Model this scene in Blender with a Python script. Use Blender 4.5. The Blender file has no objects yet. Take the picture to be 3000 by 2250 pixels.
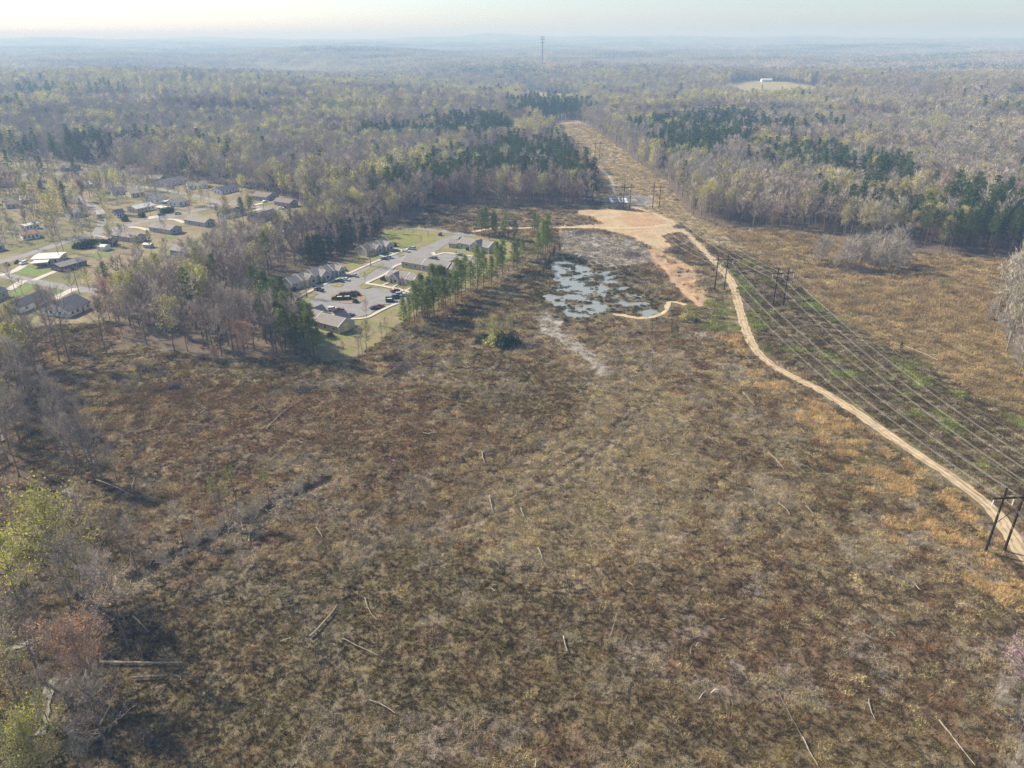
import bpy, bmesh, math, random
import numpy as np
from mathutils import Vector, Matrix
from mathutils.geometry import tessellate_polygon
C = bpy.context.scene
R = math.radians
# ------------------------------------------------------------------ camera, sky, sun, exposure
CAMH, PITCH, FOC = 110.0, 25.36, 2142.0            # FOC in pixels of the 3000 px wide photograph
cam_d = bpy.data.cameras.new('camera'); cam = bpy.data.objects.new('camera', cam_d); C.collection.objects.link(cam)
cam_d.sensor_fit = 'HORIZONTAL'; cam_d.angle = 2*math.atan(1500/FOC); cam_d.clip_start = 1; cam_d.clip_end = 60000
cam.location = (0, 0, CAMH); cam.rotation_euler = (R(90-PITCH), 0, 0); C.camera = cam
SUN_AZ, SUN_EL = -62.0, 38.0                       # azimuth from +Y, clockwise
W = bpy.data.worlds.new('World'); C.world = W; W.use_nodes = True
nt = W.node_tree; nt.nodes.clear()
wo = nt.nodes.new('ShaderNodeOutputWorld'); bg = nt.nodes.new('ShaderNodeBackground'); sk = nt.nodes.new('ShaderNodeTexSky')
sk.sky_type = 'NISHITA'; sk.sun_disc = False; sk.sun_elevation = R(SUN_EL); sk.sun_rotation = R(SUN_AZ)
sk.altitude = 200; sk.air_density = 0.75; sk.dust_density = 1.05; sk.ozone_density = 1.0
bg.inputs['Strength'].default_value = 0.105
nt.links.new(sk.outputs[0], bg.inputs[0]); nt.links.new(bg.outputs[0], wo.inputs[0])
sd = bpy.data.lights.new('sun', 'SUN'); sd.energy = 5.0; sd.angle = R(0.6); sd.color = (1.0, 0.89, 0.71)
so = bpy.data.objects.new('sun', sd); C.collection.objects.link(so)
a, e = R(SUN_AZ), R(SUN_EL)
SUND = Vector((math.sin(a)*math.cos(e), math.cos(a)*math.cos(e), math.sin(e)))
so.rotation_euler = SUND.to_track_quat('Z', 'Y').to_euler()
C.view_settings.view_transform = 'Standard'; C.view_settings.look = 'None'; C.view_settings.exposure = 0.72; C.view_settings.gamma = 1
C.cycles.use_denoising = True; C.cycles.use_adaptive_sampling = False; C.cycles.denoiser = 'OPENIMAGEDENOISE'; C.cycles.denoising_prefilter = 'NONE'; C.render.filter_size = 1.05; C.cycles.max_bounces = 4; C.cycles.diffuse_bounces = 2; C.cycles.glossy_bounces = 2
C.cycles.transmission_bounces = 3; C.cycles.volume_bounces = 0; C.cycles.transparent_max_bounces = 4
HAZE_DENSITY = 0.00030
rng = np.random.default_rng(7); random.seed(7)

# ------------------------------------------------------------------ noise, terrain height, picking
def _hash(ix, iy, s):
    h = (ix*374761393 + iy*668265263 + s*1442695041) & 0xFFFFFFFF
    h = ((h ^ (h >> 13))*1274126177) & 0xFFFFFFFF
    return ((h ^ (h >> 16)) & 0xFFFF)/65535.0
def vnoise(x, y, s=0):
    x = np.asarray(x, float); y = np.asarray(y, float)
    ix = np.floor(x).astype(np.int64); iy = np.floor(y).astype(np.int64)
    fx = x-ix; fy = y-iy; fx = fx*fx*(3-2*fx); fy = fy*fy*(3-2*fy)
    a_ = _hash(ix, iy, s); b_ = _hash(ix+1, iy, s); c_ = _hash(ix, iy+1, s); d_ = _hash(ix+1, iy+1, s)
    return (a_*(1-fx)+b_*fx)*(1-fy)+(c_*(1-fx)+d_*fx)*fy
def fbm(x, y, scale, o=3, s=0):
    t = 0; n = 0; amp = 1
    x = np.asarray(x, float)/scale; y = np.asarray(y, float)/scale
    for k in range(o):
        t = t+amp*vnoise(x*2**k+17.3*k, y*2**k-9.1*k, s+k); n += amp; amp *= 0.55
    return t/n
def sm(e0, e1, v):
    t = np.clip((np.asarray(v, float)-e0)/(e1-e0), 0, 1); return t*t*(3-2*t)
def hbig(x, y):
    x = np.asarray(x, float); y = np.asarray(y, float); d = np.hypot(x, y)
    s_ = sm(700, 2200, d)
    h = s_*(11*np.sin(x/410+1.3)*np.cos(y/530+.4)+9*np.sin(x/233+y/377)+6*np.sin(x/900-y/700+2))
    f = sm(6000, 12500, d)
    h = h+f*(60+16*np.sin(x/1900+.5)+9*np.sin(x/700+y/900)+5*np.sin(x/310))
    h = h+58*np.exp(-((x+420)/420)**2-((y-12300)/500)**2)+32*np.exp(-((x-1200)/1500)**2-((y-12500)/500)**2)
    h = h+26*np.exp(-((x-4800)/1500)**2-((y-11800)/700)**2)
    h = h+sm(2000, 3600, d)*(13*np.sin(y/560+x/1700)+9*np.sin(x/830-y/410+1))
    return h
cp, sp = math.cos(R(PITCH)), math.sin(R(PITCH))
def P(px, py, z=0.0):
    """where the line of sight through photo pixel (px, py) meets the terrain"""
    cx, cy = (px-1500)/FOC, -(py-1125)/FOC
    dx, dy, dz = cx, cp+cy*sp, -sp+cy*cp
    t = (CAMH-z)/max(-dz, 1e-4)
    if t > 600:
        t = 0
        while t < 15000:
            t += 10+t*0.004
            if CAMH+dz*t <= float(hbig(dx*t, dy*t)): break
    return Vector((dx*t, dy*t))
def proj(x, y, z=0):
    z = z-CAMH; d = y*cp-z*sp
    return 1500+FOC*x/d, 1125-FOC*(y*sp+z*cp)/d
def PL(pts): return np.array([tuple(P(*p)) for p in pts])
def inpoly(x, y, poly):
    r = np.zeros(np.shape(x), bool); n = len(poly)
    for i in range(n):
        x1, y1 = poly[i]; x2, y2 = poly[(i+1) % n]
        if y1 == y2: continue
        r ^= ((y1 > y) != (y2 > y)) & (x < (x2-x1)*(y-y1)/(y2-y1)+x1)
    return r
def pldist(x, y, pl, closed=False):
    d = np.full(np.shape(x), 1e9); n = len(pl)
    for i in range(n if closed else n-1):
        ax, ay = pl[i]; bx, by = pl[(i+1) % n]; ux, uy = bx-ax, by-ay; L = ux*ux+uy*uy+1e-9
        t = np.clip(((x-ax)*ux+(y-ay)*uy)/L, 0, 1)
        d = np.minimum(d, np.hypot(x-ax-t*ux, y-ay-t*uy))
    return d
# regions, outlined on the ground
OPEN = PL([(-500, 985), (0, 1010), (200, 1062), (400, 1012), (640, 1050), (860, 1052), (900, 1040), (840, 980), (790, 890), (850, 840),
  (1000, 768), (1110, 712), (1130, 690), (1130, 672), (1000, 678), (830, 668), (820, 655), (1110, 652), (1240, 645), (1250, 603), (1740, 603),
  (1745, 570), (1700, 480), (1640, 425), (1585, 395), (1540, 372), (1560, 360), (1690, 352), (1760, 395), (1850, 465), (1950, 540),
  (2010, 620), (2110, 660), (2400, 685), (2500, 700), (2640, 738), (2880, 748), (3010, 765), (2960, 860), (2910, 930), (2960, 1040),
  (3040, 1190), (3300, 1400), (3800, 2700), (-800, 2700)])
HOOD = PL([(-500, 990), (0, 985), (150, 955), (290, 950), (330, 900), (450, 850), (600, 800), (830, 690), (870, 650), (900, 605), (830, 575),
  (700, 548), (600, 540), (450, 520), (300, 490), (0, 445), (-500, 440)])
THIN2 = PL([(-500, 985), (0, 985), (150, 950), (320, 945), (360, 1000), (300, 1040), (200, 1066), (0, 1014), (-500, 990)])
THIN = PL([(300, 960), (480, 900), (700, 800), (860, 700), (830, 655), (600, 735), (420, 790), (270, 880)])
COMPLEX = PL([(850, 840), (1000, 765), (1110, 705), (1130, 672), (1240, 668), (1400, 690), (1480, 700), (1540, 735), (1455, 790), (1330, 868), (1280, 890),
  (1185, 940), (1085, 1022), (1020, 1062), (930, 1055), (860, 1000), (800, 930), (790, 890)])
POND = PL([(1600, 765), (1640, 752), (1690, 762), (1760, 790), (1830, 785), (1850, 830), (1880, 850), (1930, 880), (1955, 915), (1900, 935),
  (1840, 918), (1760, 925), (1700, 938), (1650, 930), (1625, 905), (1585, 890), (1575, 865), (1610, 840), (1605, 800)])
SLASH = PL([(1640, 680), (1700, 672), (1760, 690), (1860, 700), (1905, 740), (1900, 770), (1830, 785), (1760, 785), (1690, 760), (1650, 735)])
SLASH2 = PL([(1600, 905), (1650, 930), (1640, 960), (1690, 1000), (1740, 1035), (1800, 1095), (1770, 1105), (1720, 1060), (1650, 1010), (1580, 970), (1570, 930)])
PAD = PL([(1690, 615), (1780, 612), (1880, 622), (1960, 640), (2010, 665), (1990, 680), (1940, 690), (1970, 720), (1950, 745), (1900, 720),
  (1840, 690), (1780, 675), (1700, 668), (1630, 668), (1630, 662), (1760, 655), (1740, 640), (1690, 625)])
RED = PL([(1830, 625), (1900, 630), (1955, 645), (1930, 662), (1850, 662), (1800, 645)])
SCAR = PL([(1895, 730), (1940, 720), (1965, 750), (2020, 775), (2060, 830), (2075, 880), (2070, 900), (2040, 890), (1990, 850), (1950, 800), (1905, 770)])
SCARR = PL([(1935, 772), (1965, 770), (2010, 820), (2055, 870), (2060, 905), (2035, 885), (1985, 850), (1955, 805)])
GOLD = PL([(2110, 668), (2400, 690), (2500, 705), (2640, 745), (2880, 752), (3010, 770), (2960, 860), (2900, 930), (2960, 1040), (3100, 1240),
  (2900, 1180), (2700, 1060), (2500, 960), (2400, 880), (2300, 800), (2180, 730), (2100, 690)])
ROWN = PL([(1745, 590), (1700, 480), (1640, 425), (1585, 395), (1540, 372), (1560, 360), (1690, 352), (1760, 395), (1850, 465), (1950, 540), (2010, 620), (2110, 668),
  (2180, 740), (2090, 720), (2000, 660), (1900, 620), (1800, 600)])
ROWM = PL([(2060, 740), (2180, 740), (2300, 800), (2400, 880), (2500, 960), (2700, 1060), (2900, 1180), (3200, 1300), (3200, 1560), (2780, 1360), (2645, 1285),
  (2509, 1190), (2387, 1115), (2278, 1060), (2215, 1010), (2185, 949), (2165, 882), (2140, 820)])
BANK = PL([(1240, 645), (1250, 603), (1740, 603), (1740, 640), (1690, 660), (1420, 668), (1250, 660)])
STRAW = PL([(1560, 950), (1760, 1030), (1990, 1150), (2060, 1380), (1960, 1640), (1700, 1760), (1480, 1700), (1330, 1560), (1480, 1380), (1700, 1240), (1720, 1120), (1600, 1020)])
ORANGE = [PL(p) for p in ([(2110, 985), (2160, 975), (2190, 1030), (2260, 1100), (2360, 1150), (2480, 1220), (2620, 1310), (2740, 1390), (2880, 1500), (2960, 1600),
  (3050, 1750), (3050, 1830), (2940, 1780), (2820, 1680), (2700, 1590), (2640, 1640), (2600, 1560), (2520, 1440), (2480, 1350), (2380, 1260), (2300, 1190), (2210, 1120), (2160, 1050)],
  [(1200, 1340), (1300, 1250), (1400, 1230), (1490, 1250), (1420, 1300), (1330, 1370), (1240, 1390)], [(1540, 1840), (1590, 1800), (1660, 1820), (1650, 1900), (1560, 1900)],
  [(1740, 1640), (1800, 1600), (1880, 1590), (1860, 1700), (1780, 1760)])]
REDB = [PL(p) for p in ([(900, 1150), (1200, 1120), (1300, 1250), (1420, 1260), (1250, 1400), (1100, 1330), (950, 1300), (800, 1350), (700, 1300)],
  [(350, 1150), (620, 1080), (820, 1170), (700, 1350), (480, 1420), (300, 1300)])]
DITCH = PL([(400, 1685), (470, 1640), (560, 1600), (640, 1560), (760, 1500), (870, 1440), (960, 1400)])
CREEK = PL([(-60, 1180), (0, 1290), (70, 1400), (150, 1420), (215, 1445), (170, 1520), (20, 1592), (-60, 1620)])
CREEK2 = PL([(-60, 1900), (60, 1885), (130, 1862), (200, 1900), (190, 1960), (150, 1990), (140, 2040), (128, 2120), (100, 2200)])
FIELDS = [PL(p) for p in ([(1535, 268), (1700, 280), (1720, 318), (1640, 335), (1550, 325)], [(2110, 258), (2200, 236), (2300, 240), (2400, 262), (2380, 305), (2170, 318)],
  [(120, 272), (400, 272), (560, 256), (700, 265), (720, 310), (560, 335), (400, 345), (220, 325), (100, 300)], [(2690, 292), (2790, 292), (2800, 320), (2690, 322)],
  [(2940, 292), (3100, 292), (3100, 345), (2940, 335)], [(270, 205), (370, 205), (370, 215), (270, 215)], [(120, 300), (0, 300), (0, 330), (120, 335)], [(820, 258), (905, 258), (905, 280), (825, 280)], [(1375, 203), (1450, 203), (1450, 212), (1375, 212)], [(2560, 226), (2690, 226), (2700, 240), (2570, 240)], [(2350, 188), (2480, 188), (2480, 194), (2350, 194)], [(600, 188), (760, 188), (760, 195), (600, 195)], [(60, 172), (200, 172), (200, 177), (60, 177)], [(1850, 178), (2010, 178), (2010, 183), (1850, 183)], [(450, 222), (640, 218), (650, 232), (450, 235)], [(2800, 200), (2960, 200), (2960, 208), (2800, 208)])]
TRACKS = [PL([(1200, 1560), (1440, 1480), (1600, 1400), (1700, 1330), (1800, 1260), (1850, 1180)]), PL([(1290, 1210), (1400, 1150), (1520, 1120)]), PL([(1700, 1330), (1900, 1500), (2050, 1700)]), PL([(1230, 1580), (1460, 1500), (1630, 1415), (1730, 1340), (1830, 1265), (1880, 1180)])]
def micro_mask(x, y):
    d = np.hypot(x, y); m = 1-sm(600, 700, d)
    flat = inpoly(x, y, COMPLEX) | inpoly(x, y, HOOD)
    return np.where(flat, 0, m)
def H(x, y):
    x = np.asarray(x, float); y = np.asarray(y, float)
    h = hbig(x, y)
    near = np.hypot(x, y) < 720
    if not near.any(): return h
    xx = x[near] if x.ndim else x[None][near[None]]; yy = y[near] if y.ndim else y[None][near[None]]
    m = (fbm(xx, yy, 30, 2, 5)-.5)*1.0+(fbm(xx, yy, 6, 2, 9)-.5)*.3
    m = m*micro_mask(xx, yy)
    m = m-1.6*np.exp(-(pldist(xx, yy, DITCH)/2.4)**2)
    for t_ in TRACKS: m = m-.4*np.exp(-(pldist(xx, yy, t_)/.8)**2)
    for c_ in (CREEK, CREEK2): m = m-.9*np.exp(-(pldist(xx, yy, c_)/2.6)**4)
    pd = pldist(xx, yy, POND, True); ins = inpoly(xx, yy, POND)
    flat = np.where(ins, 1, np.exp(-(pd/9)**2)); m = m*(1-flat)
    ppx, ppy = proj(xx, yy)
    bias = .10*sm(1700, 1900, ppx)+.10*sm(840, 920, ppy)-.10*np.exp(-((ppx-1640)/45)**2-((ppy-800)/40)**2)-.08*np.exp(-((ppx-1700)/60)**2-((ppy-880)/50)**2)
    isl = sm(.56, .64, fbm(xx, yy, 5.5, 5, 21)+bias)
    m = m+np.where(ins, -1.0*sm(0, 5, pd)+1.0*isl*sm(0, 5, pd), 0)
    m = m+np.where(inpoly(xx, yy, SCAR), (fbm(xx, yy, 7, 3, 31)-.5)*3.0, 0)*sm(0, 6, pldist(xx, yy, SCAR, True))
    m = m+np.where(inpoly(xx, yy, SLASH), (fbm(xx, yy, 3, 2, 33)-.4)*1.4, 0)
    h = h.copy() if h.ndim else h[None].copy()
    if x.ndim: h[near] += m; return h
    return float(h[0]+m[0])
def H1(x, y): return float(np.asarray(H(float(x), float(y))).ravel()[0])

# ------------------------------------------------------------------ materials
def nodes(m): m.use_nodes = True; t = m.node_tree; return t, t.nodes, t.links
MATS = {}
def mat(name, col, rough=.85, var=.25, scale=1.0, spec=.2, metal=0, inst=0, trans=0, bump=0, isl=0):
    if name in MATS: return MATS[name]
    m = bpy.data.materials.new(name); t, n, l = nodes(m); MATS[name] = m
    b = n['Principled BSDF']; b.inputs['Roughness'].default_value = rough; b.inputs['Metallic'].default_value = metal
    b.inputs['Specular IOR Level'].default_value = spec
    g = n.new('ShaderNodeNewGeometry'); nz = n.new('ShaderNodeTexNoise'); nz.inputs['Scale'].default_value = scale; nz.inputs['Detail'].default_value = 4
    l.new(g.outputs['Position'], nz.inputs['Vector'])
    mr = n.new('ShaderNodeMapRange'); mr.inputs['From Min'].default_value = .3; mr.inputs['From Max'].default_value = .7
    mr.inputs['To Min'].default_value = 1-var; mr.inputs['To Max'].default_value = 1+var; l.new(nz.outputs[0], mr.inputs[0])
    out = mr.outputs[0]
    if inst:
        oi = n.new('ShaderNodeObjectInfo'); m2 = n.new('ShaderNodeMapRange'); m2.inputs['To Min'].default_value = 1-inst; m2.inputs['To Max'].default_value = 1+inst
        l.new(oi.outputs['Random'], m2.inputs[0]); mm = n.new('ShaderNodeMath'); mm.operation = 'MULTIPLY'; l.new(out, mm.inputs[0]); l.new(m2.outputs[0], mm.inputs[1]); out = mm.outputs[0]
    if isl:
        m4 = n.new('ShaderNodeMapRange'); m4.inputs['To Min'].default_value = 1-isl; m4.inputs['To Max'].default_value = 1+isl; l.new(g.outputs['Random Per Island'], m4.inputs[0])
        mm = n.new('ShaderNodeMath'); mm.operation = 'MULTIPLY'; l.new(out, mm.inputs[0]); l.new(m4.outputs[0], mm.inputs[1]); out = mm.outputs[0]
    hs = n.new('ShaderNodeHueSaturation'); hs.inputs['Color'].default_value = (*col, 1); l.new(out, hs.inputs['Value'])
    if inst:
        m3 = n.new('ShaderNodeMapRange'); m3.inputs['To Min'].default_value = .49; m3.inputs['To Max'].default_value = .51
        wn = n.new('ShaderNodeTexWhiteNoise'); wn.noise_dimensions = '1D'; l.new(oi.outputs['Random'], wn.inputs['W']); l.new(wn.outputs['Value'], m3.inputs[0]); l.new(m3.outputs[0], hs.inputs['Hue'])
    l.new(hs.outputs[0], b.inputs['Base Color'])
    if bump:
        bp = n.new('ShaderNodeBump'); bp.inputs['Strength'].default_value = bump; l.new(nz.outputs[0], bp.inputs['Height']); l.new(bp.outputs[0], b.inputs['Normal'])
    if trans:
        tr = n.new('ShaderNodeBsdfTranslucent'); mx = n.new('ShaderNodeMixShader'); mx.inputs[0].default_value = trans
        l.new(hs.outputs[0], tr.inputs[0]); l.new(b.outputs[0], mx.inputs[1]); l.new(tr.outputs[0], mx.inputs[2]); l.new(mx.outputs[0], n['Material Output'].inputs[0])
    return m
# trees
TW = mat('bare_twigs', (.47, .40, .33), var=.15, scale=.05, inst=.42, spec=.05, isl=0.32)
TWP = mat('pale_twigs', (.43, .385, .32), var=.12, scale=.05, inst=.15, spec=.05, isl=0.32)
BK = mat('grey_bark', (.20, .165, .14), var=.3, scale=2, spec=.05)
BKP = mat('pale_bark', (.38, .34, .29), var=.2, scale=2, spec=.05)
PBK = mat('pine_bark', (.15, .105, .08), var=.3, scale=2, spec=.05)
TWD = mat('dark_twigs', (.33, .265, .22), var=.15, scale=.05, inst=.3, spec=.05, isl=0.3)
LY = mat('spring_leaves', (.52, .50, .12), var=.15, scale=.3, inst=.25, trans=.45, spec=.05, isl=0.32)
LYT = mat('spring_haze_leaves', (.50, .47, .20), var=.15, scale=.3, inst=.25, trans=.4, spec=.05, isl=0.32)
LR = mat('red_buds', (.36, .16, .13), var=.2, scale=.3, inst=.2, trans=.35, spec=.05, isl=0.32)
LO = mat('orange_buds', (.52, .30, .18), var=.2, scale=.3, inst=.2, trans=.35, spec=.05, isl=0.32)
LK = mat('pink_blossom', (.42, .27, .35), var=.2, scale=.3, inst=.1, trans=.4, spec=.05)
PN = mat('pine_needles', (.08, .118, .03), var=.25, scale=.3, inst=.4, trans=.25, spec=.1, isl=0.32)
PNL = mat('bright_pine_needles', (.21, .26, .07), var=.25, scale=.3, inst=.25, trans=.4, spec=.1, isl=0.32)
EV = mat('cedar_needles', (.04, .062, .026), var=.3, scale=.3, inst=.25, trans=.15, spec=.1, isl=0.32)
# ground cover
G_TAN = mat('tan_grass', (.52, .43, .24), var=.3, scale=.15, inst=.3, trans=.2, spec=.05, isl=0.75)
G_RED = mat('rust_weeds', (.29, .19, .10), var=.3, scale=.15, inst=.3, trans=.15, spec=.05, isl=0.75)
G_GRY = mat('grey_brush', (.38, .32, .215), var=.3, scale=.2, inst=.3, spec=.05, isl=0.75)
G_OLV = mat('olive_grass', (.25, .20, .075), var=.3, scale=.15, inst=.3, trans=.2, spec=.05, isl=0.75)
G_DRK = mat('dark_weeds', (.12, .088, .045), var=.3, scale=.15, inst=.3, spec=.05, isl=0.75)
G_ORG = mat('orange_broom_grass', (.64, .48, .25), var=.25, scale=.2, inst=.25, trans=.35, spec=.05, isl=0.75)
G_GLD = mat('gold_weeds', (.43, .33, .175), var=.3, scale=.15, inst=.3, trans=.25, spec=.05, isl=0.75)
G_GRN = mat('green_scrub', (.30, .33, .095), var=.3, scale=.2, inst=.3, trans=.3, spec=.05, isl=0.75)
G_WOD = mat('bleached_wood', (.40, .35, .285), var=.25, scale=1, inst=.3, spec=.05, isl=0.75)
G_MSH = mat('marsh_green', (.12, .12, .05), var=.35, scale=.3, inst=.3, trans=.2, spec=.05, isl=0.75)
# built
ASPH = mat('worn_asphalt', (.24, .235, .235), var=.12, scale=.25, bump=.1)
CONC = mat('concrete', (.50, .47, .42), var=.1, scale=.8)
DIRT = mat('sandy_dirt', (.46, .37, .235), var=.2, scale=.35, bump=.3)
GRAV = mat('pale_gravel', (.40, .36, .31), var=.2, scale=.8, bump=.3)
REDD = mat('red_clay', (.40, .27, .175), var=.2, scale=.35, bump=.3)
TRIM = mat('white_trim', (.75, .74, .70), var=.04)
SID_B = mat('beige_siding', (.46, .42, .35), var=.06, scale=.5)
SID_W = mat('white_siding', (.82, .81, .78), var=.05, scale=.5)
SID_G = mat('grey_siding', (.40, .40, .40), var=.06, scale=.5)
SID_C = mat('cream_siding', (.60, .54, .40), var=.06, scale=.5)
SID_U = mat('blue_grey_siding', (.28, .33, .38), var=.06, scale=.5)
SID_K = mat('dark_siding', (.12, .11, .11), var=.1, scale=.5)
SID_N = mat('brick_brown', (.26, .15, .11), var=.15, scale=2)
RF_G = mat('grey_shingle', (.25, .235, .225), var=.14, scale=1.2, bump=.2)
RF_S = mat('slate_shingle', (.10, .11, .13), var=.12, scale=1.2, bump=.2)
RF_B = mat('brown_shingle', (.20, .165, .145), var=.14, scale=1.2, bump=.2)
RF_W = mat('pale_metal_roof', (.62, .62, .60), rough=.5, var=.06, scale=.6)
WIN = mat('window_glass', (.03, .035, .045), rough=.15, var=.1, spec=.6)
GLS = mat('car_glass', (.02, .025, .03), rough=.08, var=.05, spec=.6)
TYR = mat('tyre_rubber', (.03, .03, .03), var=.1)
CHR = mat('hub_metal', (.45, .45, .45), rough=.4, var=.05, metal=.7)
DRP = mat('green_door', (.10, .14, .13), var=.05)
WPOLE = mat('tarred_pole_wood', (.035, .024, .018), var=.2, scale=2, rough=.8)
WPOLG = mat('weathered_pole_wood', (.20, .16, .13), var=.2, scale=2)
INS = mat('porcelain_insulator', (.62, .62, .62), rough=.35, var=.05, spec=.5)
GALV = mat('galvanised_steel', (.55, .55, .54), rough=.45, var=.06, metal=.3)
WIRE = mat('aluminium_wire', (.48, .46, .41), rough=.6, var=.05, metal=0, spec=.6)
DKMET = mat('dark_painted_steel', (.045, .055, .055), rough=.5, var=.1)
PLAS = mat('white_plastic_sheet', (.72, .73, .72), rough=.5, var=.08)
HEDR = mat('rusty_hedge_leaves', (.24, .13, .085), var=.3, scale=3)
HEDG = mat('hedge_leaves', (.09, .125, .045), var=.3, scale=3)
# ground sheet: region colours are a vertex colour, broken up by several sizes of noise
GR = bpy.data.materials.new('ground_soil'); t, n, l = nodes(GR); b = n['Principled BSDF']; b.inputs['Roughness'].default_value = .95; b.inputs['Specular IOR Level'].default_value = .05
vc = n.new('ShaderNodeVertexColor'); vc.layer_name = 'region'; g = n.new('ShaderNodeNewGeometry'); val = None
for sc, lo, hi in ((.09, .82, 1.18), (.7, .75, 1.25), (3.5, .7, 1.3)):
    nz = n.new('ShaderNodeTexNoise'); nz.inputs['Scale'].default_value = sc; nz.inputs['Detail'].default_value = 5; nz.inputs['Roughness'].default_value = .65
    l.new(g.outputs['Position'], nz.inputs['Vector']); mr = n.new('ShaderNodeMapRange'); mr.inputs['From Min'].default_value = .3; mr.inputs['From Max'].default_value = .7
    mr.inputs['To Min'].default_value = lo; mr.inputs['To Max'].default_value = hi; l.new(nz.outputs[0], mr.inputs[0])
    if val is None: val = mr.outputs[0]
    else:
        mm = n.new('ShaderNodeMath'); mm.operation = 'MULTIPLY'; l.new(val, mm.inputs[0]); l.new(mr.outputs[0], mm.inputs[1]); val = mm.outputs[0]
hs = n.new('ShaderNodeHueSaturation'); l.new(vc.outputs[0], hs.inputs['Color']); l.new(val, hs.inputs['Value']); l.new(hs.outputs[0], b.inputs['Base Color'])
bp = n.new('ShaderNodeBump'); bp.inputs['Strength'].default_value = .6; bp.inputs['Distance'].default_value = .4; l.new(nz.outputs[0], bp.inputs['Height']); l.new(bp.outputs[0], b.inputs['Normal'])
LOGM = mat('weathered_log_wood', (.32, .275, .215), var=.4, scale=1.5, spec=.05)
WAT = bpy.data.materials.new('pond_water'); t, n, l = nodes(WAT); b = n['Principled BSDF']; b.inputs['Base Color'].default_value = (.24, .255, .235, 1); b.inputs['Roughness'].default_value = .1
b.inputs['Specular IOR Level'].default_value = 1.0; b.inputs['IOR'].default_value = 1.45
nz = n.new('ShaderNodeTexNoise'); nz.inputs['Scale'].default_value = .8; g = n.new('ShaderNodeNewGeometry'); l.new(g.outputs['Position'], nz.inputs['Vector'])
bp = n.new('ShaderNodeBump'); bp.inputs['Strength'].default_value = .06; l.new(nz.outputs[0], bp.inputs['Height']); l.new(bp.outputs[0], b.inputs['Normal'])
CRW = bpy.data.materials.new('creek_water'); t, n, l = nodes(CRW); b = n['Principled BSDF']; b.inputs['Base Color'].default_value = (.20, .185, .15, 1); b.inputs['Roughness'].default_value = .75
nz = n.new('ShaderNodeTexNoise'); nz.inputs['Scale'].default_value = .5; g = n.new('ShaderNodeNewGeometry'); l.new(g.outputs['Position'], nz.inputs['Vector']); bp = n.new('ShaderNodeBump'); bp.inputs['Strength'].default_value = .2
l.new(nz.outputs[0], bp.inputs['Height']); l.new(bp.outputs[0], b.inputs['Normal'])

# ------------------------------------------------------------------ mesh helpers
class MB:
    def __init__(s): s.v = []; s.f = []; s.m = []
    def face(s, pts, mi=0):
        k = len(s.v); s.v += [tuple(p) for p in pts]; s.f.append(tuple(range(k, k+len(pts)))); s.m.append(mi)
    def box(s, c, d, rz=0, mi=0):
        ca, sa = math.cos(rz), math.sin(rz); k = len(s.v)
        for z in (-.5, .5):
            for x, y in ((-.5, -.5), (.5, -.5), (.5, .5), (-.5, .5)):
                X, Y = x*d[0], y*d[1]; s.v.append((c[0]+X*ca-Y*sa, c[1]+X*sa+Y*ca, c[2]+z*d[2]))
        for f in ((3, 2, 1, 0), (4, 5, 6, 7), (0, 1, 5, 4), (1, 2, 6, 5), (2, 3, 7, 6), (3, 0, 4, 7)): s.f.append(tuple(k+i for i in f)); s.m.append(mi)
    def tube(s, p0, p1, r0, r1, n=5, mi=0, cap=False):
        p0 = Vector(p0); p1 = Vector(p1); d = (p1-p0).normalized(); a_ = d.orthogonal().normalized(); b_ = d.cross(a_); k = len(s.v)
        for p, r in ((p0, r0), (p1, r1)):
            for i in range(n):
                t_ = 2*math.pi*i/n; s.v.append(tuple(p+(a_*math.cos(t_)+b_*math.sin(t_))*r))
        for i in range(n): s.f.append((k+i, k+(i+1) % n, k+n+(i+1) % n, k+n+i)); s.m.append(mi)
        if cap: s.f.append(tuple(k+n+i for i in range(n))); s.m.append(mi); s.f.append(tuple(k+n-1-i for i in range(n))); s.m.append(mi)
    def prism(s, prof, y0, y1, mi=0):       # profile in x-z, extruded along y
        k = len(s.v); N = len(prof)
        for y in (y0, y1): s.v += [(p[0], y, p[1]) for p in prof]
        for i in range(N): s.f.append((k+i, k+(i+1) % N, k+N+(i+1) % N, k+N+i)); s.m.append(mi)
        s.f.append(tuple(k+N-1-i for i in range(N))); s.m.append(mi); s.f.append(tuple(k+N+i for i in range(N))); s.m.append(mi)
    def mesh(s, name, mats):
        me = bpy.data.meshes.new(name); me.from_pydata(s.v, [], s.f)
        for m_ in (mats if isinstance(mats, (list, tuple)) else [mats]): me.materials.append(m_)
        if any(s.m): me.polygons.foreach_set('material_index', s.m)
        me.update(); return me
def link(o, parent=None):
    C.collection.objects.link(o)
    if parent: o.parent = parent
    return o
def obj(name, me, parent=None, loc=None):
    o = bpy.data.objects.new(name, me); link(o, parent)
    if loc is not None: o.location = loc
    return o
def tag(o, label=None, cat=None, group=None, kind=None):
    for k_, v_ in (('label', label), ('category', cat), ('group', group), ('kind', kind)):
        if v_: o[k_] = v_
    return o
def empty(name, x, y, rz=0, z=None, s=1):
    o = bpy.data.objects.new(name, None); link(o); o.empty_display_size = .5
    o.location = (x, y, H1(x, y) if z is None else z); o.rotation_euler = (0, 0, rz); o.scale = (s, s, s); return o
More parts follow.
